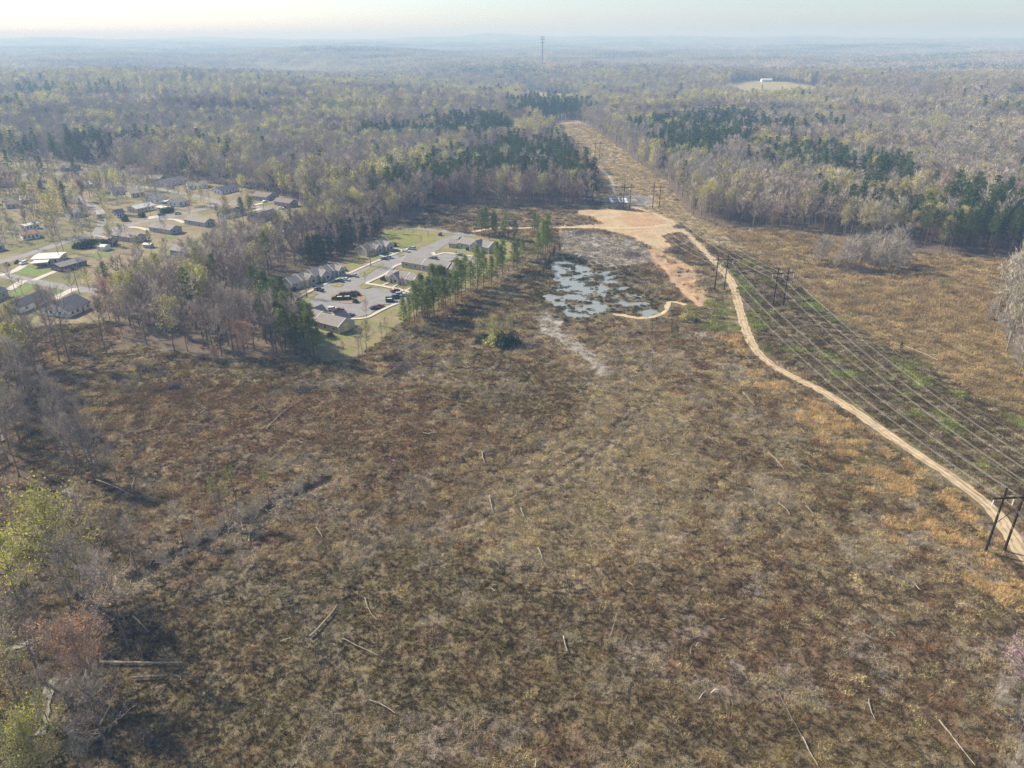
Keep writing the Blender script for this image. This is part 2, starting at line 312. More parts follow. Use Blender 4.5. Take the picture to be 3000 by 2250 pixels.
def npmesh(name, V, F, mats, mi=None):
    me = bpy.data.meshes.new(name); V = np.asarray(V, np.float32); F = np.asarray(F, np.int32); k = F.shape[1]
    me.vertices.add(len(V)); me.vertices.foreach_set('co', V.ravel()); me.loops.add(F.size); me.loops.foreach_set('vertex_index', F.ravel())
    me.polygons.add(len(F)); me.polygons.foreach_set('loop_start', np.arange(0, F.size, k, dtype=np.int32)); me.polygons.foreach_set('loop_total', np.full(len(F), k, np.int32))
    for m_ in (mats if isinstance(mats, (list, tuple)) else [mats]): me.materials.append(m_)
    if mi is not None: me.polygons.foreach_set('material_index', np.asarray(mi, np.int32))
    me.update(calc_edges=True); return me

# ------------------------------------------------------------------ ground sheet
def axis(lo, hi, step, far, g):
    c = list(np.arange(lo, hi+step, step)); s_ = step; x = c[-1]
    while x < far: s_ *= g; x += s_; c.append(x)
    return c
ys = axis(72, 650, 1.25, 14500, 1.045)
xr = axis(0, 420, 1.25, 11500, 1.06); xs = [-x for x in xr[:0:-1]]+xr
ys = [-600, -300, -100, 0, 30, 50, 62, 68]+ys
X, Y = np.meshgrid(np.array(xs), np.array(ys)); shp = X.shape; X = X.ravel(); Y = Y.ravel(); Z = H(X, Y)
def mixc(col, msk, c, w=1.0):
    m_ = (np.asarray(msk, float)*w)[:, None]; return col*(1-m_)+np.array(c)[None]*m_
wx = X+(fbm(X, Y, 5, 3, 71)-.5)*7; wy = Y+(fbm(X, Y, 5, 3, 77)-.5)*7
D = np.hypot(X, Y)
col = np.tile(np.array([.15, .12, .09]), (len(X), 1))
nA = fbm(X, Y, 26, 4, 41); nB = fbm(X, Y, 9, 3, 45); nC = fbm(X, Y, 60, 3, 49); nD = fbm(X, Y, 3.5, 3, 53)
fo = inpoly(wx, wy, OPEN)
col = mixc(col, fo, (.17, .13, .085))
col = mixc(col, fo, (.155, .10, .065), 1.0*0+.75) if False else mixc(col, fo & (nA > .56), (.17, .115, .075), .8)
col = mixc(col, fo & (nB > .60), (.26, .22, .19), .7); col = mixc(col, fo & (nC > .56), (.18, .155, .085), .6); col = mixc(col, fo & (nD > .62), (.10, .08, .055), .5)
col = mixc(col, inpoly(wx, wy, STRAW), (.30, .245, .165), .6)
for p in REDB: col = mixc(col, inpoly(wx, wy, p) & (nB > .4), (.22, .155, .10), .5)
for p in ORANGE[:1]: col = mixc(col, inpoly(wx, wy, p) & (fbm(X, Y, 5, 3, 161) > .54), (.36, .27, .14), .6)
col = mixc(col, inpoly(wx, wy, ROWM), (.13, .11, .065), .8)
col = mixc(col, inpoly(wx, wy, ROWM) & (fbm(X, Y, 8, 3, 141) > .665), (.17, .19, .06), .5)
col = mixc(col, inpoly(wx, wy, GOLD), (.28, .22, .14), .85); col = mixc(col, inpoly(wx, wy, GOLD) & (nA > .55), (.21, .155, .09), .6)
col = mixc(col, inpoly(wx, wy, ROWN), (.36, .29, .20)); col = mixc(col, inpoly(wx, wy, ROWN) & (nB > .5), (.31, .245, .165), .7)
col = mixc(col, inpoly(wx, wy, BANK), (.23, .18, .145), .8)
col = mixc(col, inpoly(wx, wy, SLASH), (.37, .35, .325), .9); col = mixc(col, inpoly(wx, wy, SLASH) & (nD > .55), (.12, .11, .10), .7)
col = mixc(col, inpoly(wx, wy, SLASH2), (.36, .34, .32), .9)
col = mixc(col, inpoly(wx, wy, SCAR), (.40, .28, .17)); col = mixc(col, inpoly(wx, wy, SCAR) & (nB > .52), (.30, .24, .16), .7)
col = mixc(col, inpoly(wx, wy, SCARR), (.40, .27, .17), .7)
col = mixc(col, inpoly(wx, wy, PAD), (.43, .345, .23)); col = mixc(col, inpoly(wx, wy, PAD) & (nB > .55), (.42, .29, .17), .8); col = mixc(col, inpoly(wx, wy, RED), (.40, .27, .165), .8)
ho = inpoly(wx, wy, HOOD)
col = mixc(col, ho, (.27, .23, .145)); col = mixc(col, ho & (nA > .48), (.17, .175, .085), .8); col = mixc(col, ho & (nB > .60), (.24, .19, .14), .8); col = mixc(col, inpoly(wx, wy, THIN), (.22, .185, .12), .7)
co = inpoly(wx, wy, COMPLEX)
col = mixc(col, co, (.25, .215, .125)); col = mixc(col, co & (nB > .5), (.21, .22, .085), .8)
col = mixc(col, inpoly(wx, wy, PL([(1130, 672), (1290, 690), (1200, 722), (1110, 712)])), (.21, .225, .07), .8)
for p in FIELDS: col = mixc(col, inpoly(X, Y, p), (.29, .275, .15))
pin = inpoly(X, Y, POND); pd = pldist(X, Y, POND, True)
col = mixc(col, pin | (pd < 5), (.13, .11, .07), .9); col = mixc(col, pin & (nD > .5), (.09, .09, .045), .7)
col = mixc(col, pldist(X, Y, DITCH) < 2.2, (.05, .042, .03), .95)
for t_ in TRACKS: col = mixc(col, pldist(X, Y, t_) < 1.0, (.09, .07, .05), .8)
for c_ in (CREEK, CREEK2): col = mixc(col, pldist(X, Y, c_) < 4, (.11, .09, .065), .6)
nx = shp[1]; ii = np.arange(shp[0]-1)[:, None]*nx+np.arange(nx-1)[None]; ii = ii.ravel()
F = np.stack([ii, ii+1, ii+nx+1, ii+nx], 1)
me = npmesh('ground', np.stack([X, Y, Z], 1), F, GR)
ca = me.color_attributes.new('region', 'FLOAT_COLOR', 'POINT'); ca.data.foreach_set('color', np.concatenate([col, np.ones((len(col), 1))], 1).astype(np.float32).ravel())
me.polygons.foreach_set('use_smooth', np.ones(len(F), bool))
tag(obj('ground', me), kind='structure')

def smooth_line(pts, step=2.0, closed=False):
    p = [Vector(q) for q in pts]; out = []; n_ = len(p)
    for i in range(n_-1):
        a0 = p[max(i-1, 0)]; a1 = p[i]; a2 = p[i+1]; a3 = p[min(i+2, n_-1)]
        k = max(2, int((a2-a1).length/step))
        for j in range(k):
            t_ = j/k; out.append(.5*((2*a1)+(a2-a0)*t_+(2*a0-5*a1+4*a2-a3)*t_*t_+(3*a1-a0-3*a2+a3)*t_**3))
    out.append(p[-1]); return out
def ribbon(name, pts, w, m, lift=.06, step=2.0, px=True, thick=0, kind='structure', wob=0, nacross=2):
    c = smooth_line([P(*q) for q in pts] if px else pts, step); b_ = MB(); rows = []
    for i, p in enumerate(c):
        d = (c[min(i+1, len(c)-1)]-c[max(i-1, 0)]).normalized(); nrm = Vector((-d.y, d.x)); ww = w*(1+wob*(float(fbm(i*.37, w, 1.3, 2, 3))-.5)*2)
        rows.append([p+nrm*(ww*(k/(nacross)-.5)+(wob*random.uniform(-1.6, 1.6) if k in (0, nacross) else 0)) for k in range(nacross+1)])
    k0 = 0; NV = nacross+1
    xy = np.array([[tuple(q) for q in r] for r in rows]).reshape(-1, 2); z = H(xy[:, 0], xy[:, 1])+lift
    V = [(xy[i, 0], xy[i, 1], z[i]) for i in range(len(xy))]; b_.v = list(V)
    for i in range(len(rows)-1):
        for j in range(nacross): a_ = i*NV+j; b_.f.append((a_, a_+NV, a_+NV+1, a_+1)); b_.m.append(0)
    if thick:
        N0 = len(V); b_.v += [(v[0], v[1], v[2]-thick) for v in V]
        for i in range(len(rows)-1):
            a_ = i*NV; b_.f.append((a_, N0+a_, N0+a_+NV, a_+NV)); a_ += nacross; b_.f.append((a_+NV, N0+a_+NV, N0+a_, a_)); b_.m += [0, 0]
    o = obj(name, b_.mesh(name, m)); tag(o, kind=kind); return o
def sheet(name, pts, m, lift, px=True, thick=0, kind='structure'):
    q = [P(*p) for p in pts] if px else [Vector(p) for p in pts]
    ar = sum(q[i].x*q[(i+1) % len(q)].y-q[(i+1) % len(q)].x*q[i].y for i in range(len(q)))
    if ar < 0: q = q[::-1]
    b_ = MB(); b_.v = [(p.x, p.y, H1(p.x, p.y)+lift) for p in q]
    for t_ in tessellate_polygon([[Vector((p.x, p.y, 0)) for p in q]]): b_.f.append(tuple(t_)); b_.m.append(0)
    if thick:
        n_ = len(q); b_.v += [(v[0], v[1], v[2]-thick) for v in b_.v[:n_]]
        for i in range(n_): b_.f.append((i, n_+i, n_+(i+1) % n_, (i+1) % n_)); b_.m.append(0)
    o = obj(name, b_.mesh(name, m)); tag(o, kind=kind)
    bm = bmesh.new(); bm.from_mesh(o.data); bmesh.ops.recalc_face_normals(bm, faces=bm.faces); bm.to_mesh(o.data); bm.free()
    return o
# water
b_ = MB(); q = POND; z0 = -.42
cx_, cy_ = q.mean(0)
bv = [((p[0]-cx_)*1.06+cx_, (p[1]-cy_)*1.06+cy_, z0) for p in q]; b_.v = bv
for t_ in tessellate_polygon([[Vector((p[0], p[1], 0)) for p in bv]]): b_.f.append(tuple(t_)); b_.m.append(0)
tag(obj('pond_water', b_.mesh('pond_water', WAT)), kind='structure')
for cp_ in ([(-50, 1200), (6, 1288)], [(182, 1432), (214, 1446)], [(-60, 1612), (24, 1591)]): ribbon('creek_water', cp_, 2.2, CRW, lift=.4, wob=.4)
for cp_ in ([(0, 1906), (60, 1886), (130, 1863)], [(165, 1975), (148, 2005), (141, 2040), (134, 2080), (126, 2115), (112, 2150)]): ribbon('creek_water', cp_, 1.25, CRW, lift=.4, wob=.5)
# dirt road and tracks
ribbon('dirt_road', [(3080, 1700), (3000, 1632), (2916, 1503), (2780, 1394), (2645, 1306), (2509, 1210), (2387, 1134), (2278, 1080), (2210, 1019), (2179, 949), (2160, 882), (2143, 827), (2088, 759), (2021, 692), (1966, 651)], 3.7, DIRT, .07, wob=.18, nacross=4)
RC = [(3080, 1700), (3000, 1632), (2916, 1503), (2780, 1394), (2645, 1306), (2509, 1210), (2387, 1134), (2278, 1080), (2210, 1019), (2179, 949), (2160, 882), (2143, 827), (2088, 759), (2021, 692), (1966, 651)]
RUT = mat('dark_rut_soil', (.33, .25, .165), var=.3, scale=.6, bump=.3)  # narrow strips coloured darker than the sandy road, along the wheel lines
for dx_ in (-.85, .85):
    rc = smooth_line([P(*q) for q in RC], 3); rp = []
    for i_ in range(len(rc)): d_ = (rc[min(i_+1, len(rc)-1)]-rc[max(i_-1, 0)]).normalized(); rp.append((rc[i_].x-d_.y*dx_, rc[i_].y+d_.x*dx_))
    ribbon('wheel_rut', rp, .42, RUT, .075+.02, px=False, wob=.35)
ribbon('dirt_track', [(1975, 655), (1920, 628), (1870, 612), (1825, 590), (1800, 560), (1790, 530), (1760, 500), (1735, 480), (1735, 462), (1700, 440), (1660, 415), (1625, 385)], 2.4, DIRT, .08, wob=.3)
ribbon('dirt_track', [(1630, 665), (1730, 666), (1850, 668), (1960, 660)], 5, DIRT, .09, wob=.2)
ribbon('dirt_track', [(1385, 680), (1450, 668), (1520, 667), (1640, 665)], 3.4, DIRT, .09, wob=.2)
ribbon('clay_track', [(1900, 735), (1925, 762), (1960, 800), (1990, 840), (2020, 870), (2055, 900)], 2.4, REDD, .12, wob=.3)
ribbon('pond_edge_sand', [(1795, 921), (1830, 925), (1870, 932), (1920, 928), (1950, 912), (1965, 885), (2010, 895)], 2.6, DIRT, .16, wob=.35)
# streets
RD = [('street', [(-120, 800), (0, 768), (60, 752), (140, 726), (200, 705), (270, 690), (330, 674), (400, 654), (470, 642), (540, 625), (600, 611), (650, 597), (700, 600), (770, 610), (840, 628), (900, 645)], 7),
      ('street', [(655, 600), (610, 583), (560, 572), (500, 560), (420, 548), (350, 545), (300, 548)], 6),
      ('street', [(-150, 790), (0, 806), (100, 825), (200, 843), (280, 852), (350, 843), (420, 822), (500, 795), (600, 765), (700, 735), (790, 700), (835, 668)], 6.5),
      ('street', [(60, 520), (110, 505), (180, 510), (260, 500), (330, 485)], 6), ('street', [(120, 545), (180, 560), (230, 580), (280, 612), (300, 650), (280, 688)], 5.5),
      ('street', [(825, 664), (900, 666), (1000, 661), (1120, 664), (1250, 671), (1330, 682), (1395, 690)], 6.5)]
for i, (nm, pts, w) in enumerate(RD): ribbon(nm, pts, w, ASPH, .05+.006*i, step=4)
for i, (pts, w) in enumerate([([(0, 808), (40, 795), (75, 775), (95, 770)], 4), ([(98, 822), (130, 808), (165, 794)], 3.5), ([(22, 850), (45, 838), (68, 822)], 4.5),
      ([(158, 877), (185, 862), (222, 845)], 4.5), ([(262, 895), (290, 875), (330, 850)], 4), ([(270, 692), (300, 694), (330, 700)], 3.5), ([(378, 665), (410, 668), (438, 676)], 3.5),
      ([(490, 642), (515, 644), (540, 653)], 3.5), ([(720, 622), (745, 617), (765, 612)], 4), ([(740, 602), (775, 594), (800, 590)], 4), ([(430, 640), (455, 636), (480, 632)], 8)]):
    ribbon('driveway', pts, w, CONC, .10+.004*i)
LAWN = mat('green_lawn', (.13, .19, .045), var=.25, scale=.8)
for pts in ([(30, 862), (62, 836), (108, 831), (92, 848), (45, 872)], [(142, 862), (172, 845), (203, 848), (186, 860), (160, 868)], [(40, 798), (75, 780), (120, 788), (160, 796), (118, 812)], [(80, 932), (105, 915), (130, 912), (110, 928)], [(480, 690), (520, 694), (500, 702)], [(255, 742), (330, 740), (320, 752), (262, 756)]):
    sheet('lawn', pts, LAWN, .05)
# apartment lot
LOT = [(1335, 688), (1365, 692), (1330, 704), (1300, 722), (1275, 738), (1268, 744), (1288, 748), (1304, 741), (1345, 747), (1392, 757), (1392, 775), (1310, 772), (1240, 760), (1190, 764),
  (1168, 776), (1150, 788), (1125, 805), (1095, 818), (1068, 828), (1052, 838), (1062, 847), (1082, 847), (1098, 842), (1140, 850), (1192, 860), (1205, 870), (1205, 890), (1170, 893), (1120, 892), (1105, 903),
  (1083, 922), (1050, 929), (1005, 931), (960, 922), (900, 909), (876, 901), (886, 886), (905, 874), (935, 862), (922, 853), (925, 848), (1000, 815), (1085, 777), (1186, 736), (1230, 730), (1262, 716), (1300, 698)]
sheet('parking_lot', LOT, ASPH, .12)
for pts in ([(866, 897), (878, 880), (905, 866), (930, 862), (915, 875), (895, 890), (882, 899)], [(968, 836), (985, 829), (1008, 834), (998, 842), (978, 841)],
            [(1050, 803), (1090, 782), (1125, 768), (1125, 776), (1100, 790), (1075, 806), (1060, 812)], [(1160, 747), (1180, 741), (1188, 748), (1170, 753)], [(1050, 838), (1070, 832), (1090, 841), (1066, 848)]):
    sheet('grass_island', pts, mat('lawn_grass', (.21, .20, .085), var=.25, scale=.5), .24, thick=.16)
sheet('grass_island', [(1020+53*math.cos(t_), 873+17*math.sin(t_)) for t_ in np.linspace(0, 6.28, 25)[:-1]], mat('mulch_bed', (.26, .20, .14), var=.2, scale=1), .25, thick=.17)
k = 0
for pts, w in [([(853, 893), (863, 880), (922, 847), (1000, 812), (1084, 774), (1185, 733), (1200, 726)], 1.8), ([(853, 893), (863, 903), (937, 917), (990, 927), (1015, 934), (1071, 932), (1109, 914), (1140, 899), (1165, 890)], 1.8),
    ([(1071, 831), (1100, 818), (1135, 800), (1155, 782), (1178, 773)], 1.8), ([(1071, 831), (1127, 840), (1170, 849), (1207, 858), (1228, 866)], 2.2), ([(1268, 740), (1276, 748), (1300, 742), (1330, 744), (1385, 752)], 2),
    ([(938, 840), (912, 832)], 1.2), ([(965, 827), (938, 815)], 1.2), ([(988, 817), (960, 806)], 1.2), ([(1020, 803), (998, 795)], 1.2), ([(1128, 754), (1112, 748)], 1.2), ([(1155, 744), (1136, 738)], 1.2), ([(1180, 734), (1150, 727)], 1.2),
    ([(1118, 838), (1138, 830)], 1.2), ([(1148, 844), (1164, 835)], 1.2), ([(1190, 852), (1215, 838)], 1.2)]:
    ribbon('sidewalk', pts, w, CONC, .27+.004*k, thick=.18); k += 1
# gravel ring and sheets by the power line
sheet('gravel_pad', [(1845+75*math.cos(t_), 588+19*math.sin(t_)) for t_ in np.linspace(0, 6.28, 29)[:-1]], mat('dark_gravel', (.19, .18, .17), var=.2, scale=.6), .10)
sheet('gravel_pad', [(1843+48*math.cos(t_), 588+11*math.sin(t_)) for t_ in np.linspace(0, 6.28, 25)[:-1]], mat('ash_soil', (.13, .13, .12), var=.3, scale=.3), .16)
for i, x0 in enumerate((1788, 1812, 1822, 1830)):
    w = (8, 3, 3, 9)[i]
    o = ribbon('ground_cover_sheet', [(x0, 581), (x0+2, 588), (x0+7, 596)], w*.26, PLAS, .30, kind=None)
    tag(o, ['short white plastic sheet at the left rim of the round gravel pad', 'left narrow white plastic strip in the middle of the round pad', 'right narrow white plastic strip in the middle of the round pad', 'wide white plastic strip beside the nearer pole on the round pad'][i], 'plastic sheet', 'white plastic strips on the round pad')

# ------------------------------------------------------------------ buildings
FOOT = []                                           # footprints, to keep trees off them
def frame(a_, b_, c_):
    A, B, Cc = P(*a_), P(*b_), P(*c_); u = (B-A); L = u.length; u.normalize(); nrm = Vector((-u.y, u.x)); dep = min(abs((Cc-A).dot(nrm)), 14.0)
    ctr = A+u*L/2+nrm*dep/2; FOOT.append((ctr.x, ctr.y, max(L, dep)*.55+1.5)); return A, math.atan2(u.y, u.x), L, dep
def gable_walls(b_, u0, u1, v0, v1, hw, rise, z0=0):
    vm = (v0+v1)/2
    P_ = [(v0, z0), (v1, z0), (v1, hw), (vm, hw+rise), (v0, hw)]
    k = len(b_.v)
    for u in (u0, u1): b_.v += [(u, p[0], p[1]) for p in P_]
    for i in range(5): j = (i+1) % 5; b_.f.append((k+j, k+i, k+5+i, k+5+j)); b_.m.append(0)
    b_.f.append((k, k+1, k+2, k+3, k+4)); b_.f.append((k+9, k+8, k+7, k+6, k+5)); b_.m += [0, 0]
def gable_roof(b_, u0, u1, v0, v1, hw, rise, ov=.45, th=.18, hip=0, up=.06):
    vm = (v0+v1)/2; sl = rise/((v1-v0)/2)
    for s_ in (-1, 1):
        ve = vm+s_*((v1-v0)/2+ov); ze = hw-ov*sl+up; zr = hw+rise+up
        q = [(u0-ov, ve, ze), (u1+ov, ve, ze), (u1+ov-hip, vm, zr), (u0-ov+hip, vm, zr)]
        if s_ > 0: q = q[::-1]
        k = len(b_.v); b_.v += q+[(p[0], p[1], p[2]+th) for p in q]
        for f in ((3, 2, 1, 0), (4, 5, 6, 7), (0, 1, 5, 4), (1, 2, 6, 5), (3, 0, 4, 7)): b_.f.append(tuple(k+i for i in f)); b_.m.append(0)
    if hip:
        for u, s_ in ((u0-ov, 1), (u1+ov, -1)):
            z = hw-ov*sl+up+th; q = [(u, v0-ov, z), (u, v1+ov, z), (u+s_*hip, vm, hw+rise+up+th)]
            b_.face(q if s_ < 0 else q[::-1])
def house(name, a_, b_, c_, wm, rm, label, hw=2.9, rise=1.9, hip=0, win=4, endwin=2, cat='house', door=True, found=True, group=None, vent=True):
    A, rz, L, dep = frame(a_, b_, c_); dep = max(dep, 3)
    t_ = empty(name, A.x, A.y, rz, z=H1(A.x, A.y)); tag(t_, label, cat, group)
    w_ = MB()
    if hip: w_.box((L/2, dep/2, hw/2-.25), (L, dep, hw+.5))
    else: gable_walls(w_, 0, L, 0, dep, hw, rise, -.5)
    obj('wall', w_.mesh('wall', wm), t_)
    r_ = MB(); gable_roof(r_, 0, L, 0, dep, hw, rise, hip=hip and min(dep/2, L/2-.3)); ro = obj('roof', r_.mesh('roof', rm), t_)
    if vent:
        v_ = MB(); v_.tube((L*.3, dep*.4, hw+rise*.8), (L*.3, dep*.4, hw+rise+.55), .12, .12, 6, cap=True); obj('vent_pipe', v_.mesh('vent_pipe', TRIM), ro)
    def opening(nm, cx, cz, w, h, m, side):
        f_ = MB(); g_ = MB()
        if side == 'f': f_.box((cx, -.03, cz), (w+.24, .06, h+.24)); g_.box((cx, -.05, cz), (w, .08, h))
        elif side == 'l': f_.box((-.03, cx, cz), (.06, w+.24, h+.24)); g_.box((-.05, cx, cz), (.08, w, h))
        else: f_.box((L+.03, cx, cz), (.06, w+.24, h+.24)); g_.box((L+.05, cx, cz), (.08, w, h))
        fo_ = obj(nm, f_.mesh(nm, TRIM), t_); obj('pane' if nm == 'window' else 'panel', g_.mesh('pane', m), fo_)
    for i in range(win):
        cx = L*(i+.6)/(win+.2)
        if door and i == win//2: opening('door', cx, 1.05, .95, 2.1, DRP, 'f')
        else: opening('window', cx, 1.6, 1.1, 1.2, WIN, 'f')
    for i in range(endwin):
        opening('window', dep*(i+1)/(endwin+1), 1.6, 1.0, 1.2, WIN, 'l' if P(*a_).x > 0 else 'l'); opening('window', dep*(i+1)/(endwin+1), 1.6, 1.0, 1.2, WIN, 'r')
    return t_, L, dep
HS = [  # near long wall left end, right end, a point on the far long wall, walls, roof, label
 ('house', (-70, 908), (27, 868), (-75, 888), SID_G, RF_S, 'grey house with dark slate roof cut by the left photo edge beside the lower street', {}),
 ('house', (63, 919), (155, 879), (40, 905), SID_W, RF_S, 'long pale house with dark slate roof beside bright lawn on the lower street', {'win': 3}),
 ('house', (206, 930), (268, 902), (157, 906), SID_W, RF_S, 'white gable-ended house nearest the bare belt of trees, behind tall forked trees', {'rise': 3.2}),
 ('house', (96, 776), (176, 772), (90, 760), SID_C, RF_W, 'flat pale roofed house with an open carport on the lower street', {'rise': .5}),
 ('house', (183, 797), (256, 776), (180, 783), SID_K, RF_G, 'dark run-down house with a cluttered grey roof right of the pale carport house', {'rise': 1.2, 'hw': 2.6}),
 ('house', (-60, 748), (16, 733), (-60, 725), SID_U, RF_S, 'light blue house cut by the left photo edge above the sandy yard', {}),
 ('mobile_home', (78, 676), (118, 667), (77, 670), SID_W, RF_W, 'narrow white and blue trailer home under trees left of the yellow-green tree', {'rise': .5, 'endwin': 1}),
 ('house', (68, 704), (118, 697), (62, 694), SID_W, SID_N, 'low house with a rusty brown roof below the white and blue trailer home', {'rise': 1.3}),
 ('house', (438, 678), (501, 688), (462, 668), SID_G, RF_G, 'grey ranch house in the middle of the row of three grey houses', {'win': 2}),
 ('house', (541, 656), (602, 666), (565, 648), SID_G, RF_G, 'grey ranch house at the right end of the row of three grey houses', {'win': 2}),
 ('house', (329, 702), (397, 712), (355, 692), SID_G, RF_G, 'grey ranch house at the left end of the row of three grey houses', {'win': 2}),
 ('house', (500, 746), (562, 757), (520, 734), SID_U, RF_G, 'grey-blue house half hidden behind the bare trunks below the lone round pine', {'win': 2}),
 ('house', (402, 625), (455, 613), (376, 621), SID_C, RF_W, 'cream house with pale roof and carport facing the parked blue car', {'win': 5, 'rise': 1.6}),
 ('house', (343, 638), (366, 634), (332, 636), SID_W, RF_G, 'small white house with dark windows left of the cream house', {'win': 3}),
 ('house', (288, 641), (313, 638), (284, 634), SID_N, RF_W, 'small brown house with pale metal porch roof beside a dark parked truck', {'win': 2}),
 ('house', (423, 591), (470, 597), (432, 583), SID_W, RF_S, 'dark roofed pale house joined to a white carport, up from the cream house', {'win': 3}),
 ('house', (524, 606), (553, 599), (500, 600), SID_W, RF_G, 'white house with a broad hipped gable beside two tall bare trees', {'win': 2, 'rise': 2.2}),
 ('house', (385, 579), (424, 574), (372, 572), SID_C, RF_G, 'cream gabled house behind the pale house with the dark roof', {'win': 3}),
 ('house', (490, 547), (552, 535), (482, 541), SID_W, RF_S, 'long white trailer-style house with dark roof below the forest edge', {'win': 5}),
 ('house', (552, 556), (610, 551), (548, 549), SID_W, RF_G, 'white house behind a bare round crown between two longer white houses', {'win': 4}),
 ('house', (650, 570), (700, 558), (629, 566), SID_W, RF_S, 'long white house with blue-grey roof against the dark forest edge, left of the brown-roofed house', {'win': 5}),
 ('house', (664, 642), (722, 627), (641, 638), SID_W, RF_S, 'white house with a crisp slate roof standing alone below the street junction', {'win': 3}),
 ('house', (737, 585), (781, 590), (760, 574), SID_G, RF_B, 'grey house with brown gabled roof near the right end of the upper street', {'win': 4}),
 ('house', (803, 601), (849, 608), (820, 594), SID_U, RF_B, 'blue-grey house with a tan roof, farthest right on the upper street', {'win': 4}),
 ('house', (757, 652), (815, 634), (738, 646), SID_U, RF_S, 'dark slate roofed house behind thin trees, right of the lone white house', {'win': 3}),
 ('house', (705, 712), (792, 714), (712, 698), SID_G, RF_S, 'wide dark roofed house almost hidden by the tall bare tree belt', {'win': 3}),
 ('house', (-20, 552), (40, 549), (-20, 541), SID_N, RF_B, 'brown house at the left photo edge below the red budding tree', {}),
 ('house', (62, 598), (100, 595), (60, 588), SID_G, RF_W, 'grey house with a pale roof edge in the trees at the far left', {}),
 ('house', (372, 517), (412, 513), (366, 510), SID_W, RF_W, 'white roofed house deep in the trees at the top of the neighbourhood', {'win': 3}),
 ('house', (180, 505), (215, 503), (178, 499), SID_K, RF_S, 'small dark house beside the far upper street', {'win': 3}),
 ('house', (300, 500), (345, 497), (300, 492), SID_W, RF_G, 'pale house among trees right of the far upper street', {'win': 3}),
 ('house', (20, 612), (62, 607), (22, 603), SID_C, RF_B, 'cream house with a brown roof near the left edge, above the rusty roofed one', {'win': 3}),
 ('house', (118, 575), (158, 570), (112, 569), SID_W, RF_G, 'white house with a grey roof inside the bend of the far left street', {'win': 3}),
 ('house', (238, 552), (275, 549), (234, 546), SID_W, RF_W, 'small white roofed house between the two orange and yellow crowned trees', {'win': 3}),
 ('house', (330, 572), (366, 568), (328, 565), SID_G, RF_S, 'slate roofed house left of the cream gabled house', {'win': 3}),
 ('house', (205, 640), (246, 634), (200, 631), SID_W, RF_G, 'white house with a grey roof right of the shorter dark pine', {'win': 3}),
 ('house', (430, 540), (470, 536), (426, 533), SID_U, RF_G, 'blue-grey house left of the long white trailer-style house', {'win': 3}),
 ('storage_shed', (460, 617), (489, 621), (462, 611), SID_W, RF_W, 'long white storage shed behind a wooden fence by the parked blue car', {'win': 2, 'endwin': 0, 'hw': 2.4, 'rise': .5, 'cat': 'shed', 'door': False}),
 ('garden_shed', (287, 735), (307, 736), (288, 727), SID_W, RF_W, 'small white garden shed on green grass in front of the dark hedge', {'win': 0, 'endwin': 0, 'hw': 2.3, 'rise': .7, 'cat': 'shed', 'vent': False}),
 ('garden_shed', (420, 726), (441, 727), (421, 721), SID_G, RF_W, 'low white roofed shed beside the lone round pine', {'win': 0, 'endwin': 0, 'hw': 1.9, 'rise': .5, 'cat': 'shed', 'vent': False}),
 ('farm_building', (540, 270), (562, 270), (540, 266), SID_W, RF_G, 'low pale farm building far off, left of the white barn', {'win': 3}),
 ('barn', (577, 271), (602, 271), (577, 266), SID_W, RF_W, 'white barn far off beside the red earth clearing', {'win': 2, 'hw': 5, 'rise': 2}),
 ('farmhouse', (635, 268), (675, 266), (635, 261), SID_W, RF_W, 'white many-gabled farmhouse far off at the end of the red earth clearing', {'win': 5, 'hw': 5, 'rise': 3.5}),
 ('warehouse', (400, 306), (480, 304), (400, 297), SID_W, RF_G, 'long low pale warehouse far off behind the big dark tree', {'win': 6, 'hw': 6, 'rise': 1}),
 ('warehouse', (280, 302), (345, 300), (280, 290), SID_G, RF_W, 'flat pale warehouse far off left of the big dark tree', {'win': 4, 'hw': 6, 'rise': 1}),
 ('warehouse', (130, 292), (170, 290), (130, 284), SID_W, RF_W, 'white warehouse far off at the left among grey trees', {'win': 4, 'hw': 5, 'rise': 1}),
 ('farmhouse', (2691, 298), (2712, 299), (2691, 293), SID_W, RF_W, 'white two-storey farmhouse in a clearing on the wooded hill at right', {'win': 4, 'hw': 6, 'rise': 2.5}),
 ('farmhouse', (2232, 240), (2262, 240), (2232, 236), SID_W, RF_W, 'small pale farmhouse on top of the grassy hill', {'win': 3, 'hw': 5, 'rise': 2.5}),
 ('barn', (2975, 280), (2992, 280), (2975, 277), SID_W, RF_W, 'white barn roof at the far right photo edge', {'win': 1, 'hw': 4, 'rise': 2}),
]
for nm, a_, b_, c_, wm, rm, lb, kw in HS: house(nm, a_, b_, c_, wm, rm, lb, **kw)
# carport of the flat pale roofed house
def carport(a_, b_, c_, label, h=2.6):
    A, rz, L, dep = frame(a_, b_, c_); t_ = empty('carport', A.x, A.y, rz); tag(t_, label, 'carport')
    r_ = MB(); r_.box((L/2, dep/2, h), (L+.6, dep+.6, .2)); obj('roof', r_.mesh('roof', RF_W), t_)
    for x in (.1, L-.1):
        for y in (.1, dep-.1): p_ = MB(); p_.box((x, y, h/2-.1), (.16, .16, h)); obj('post', p_.mesh('post', TRIM), t_)
carport((97, 786), (142, 782), (90, 775), 'open white carport in front of the flat pale roofed house')
carport((476, 600), (500, 604), (482, 591), 'white carport between the dark roofed house and the white hipped house')

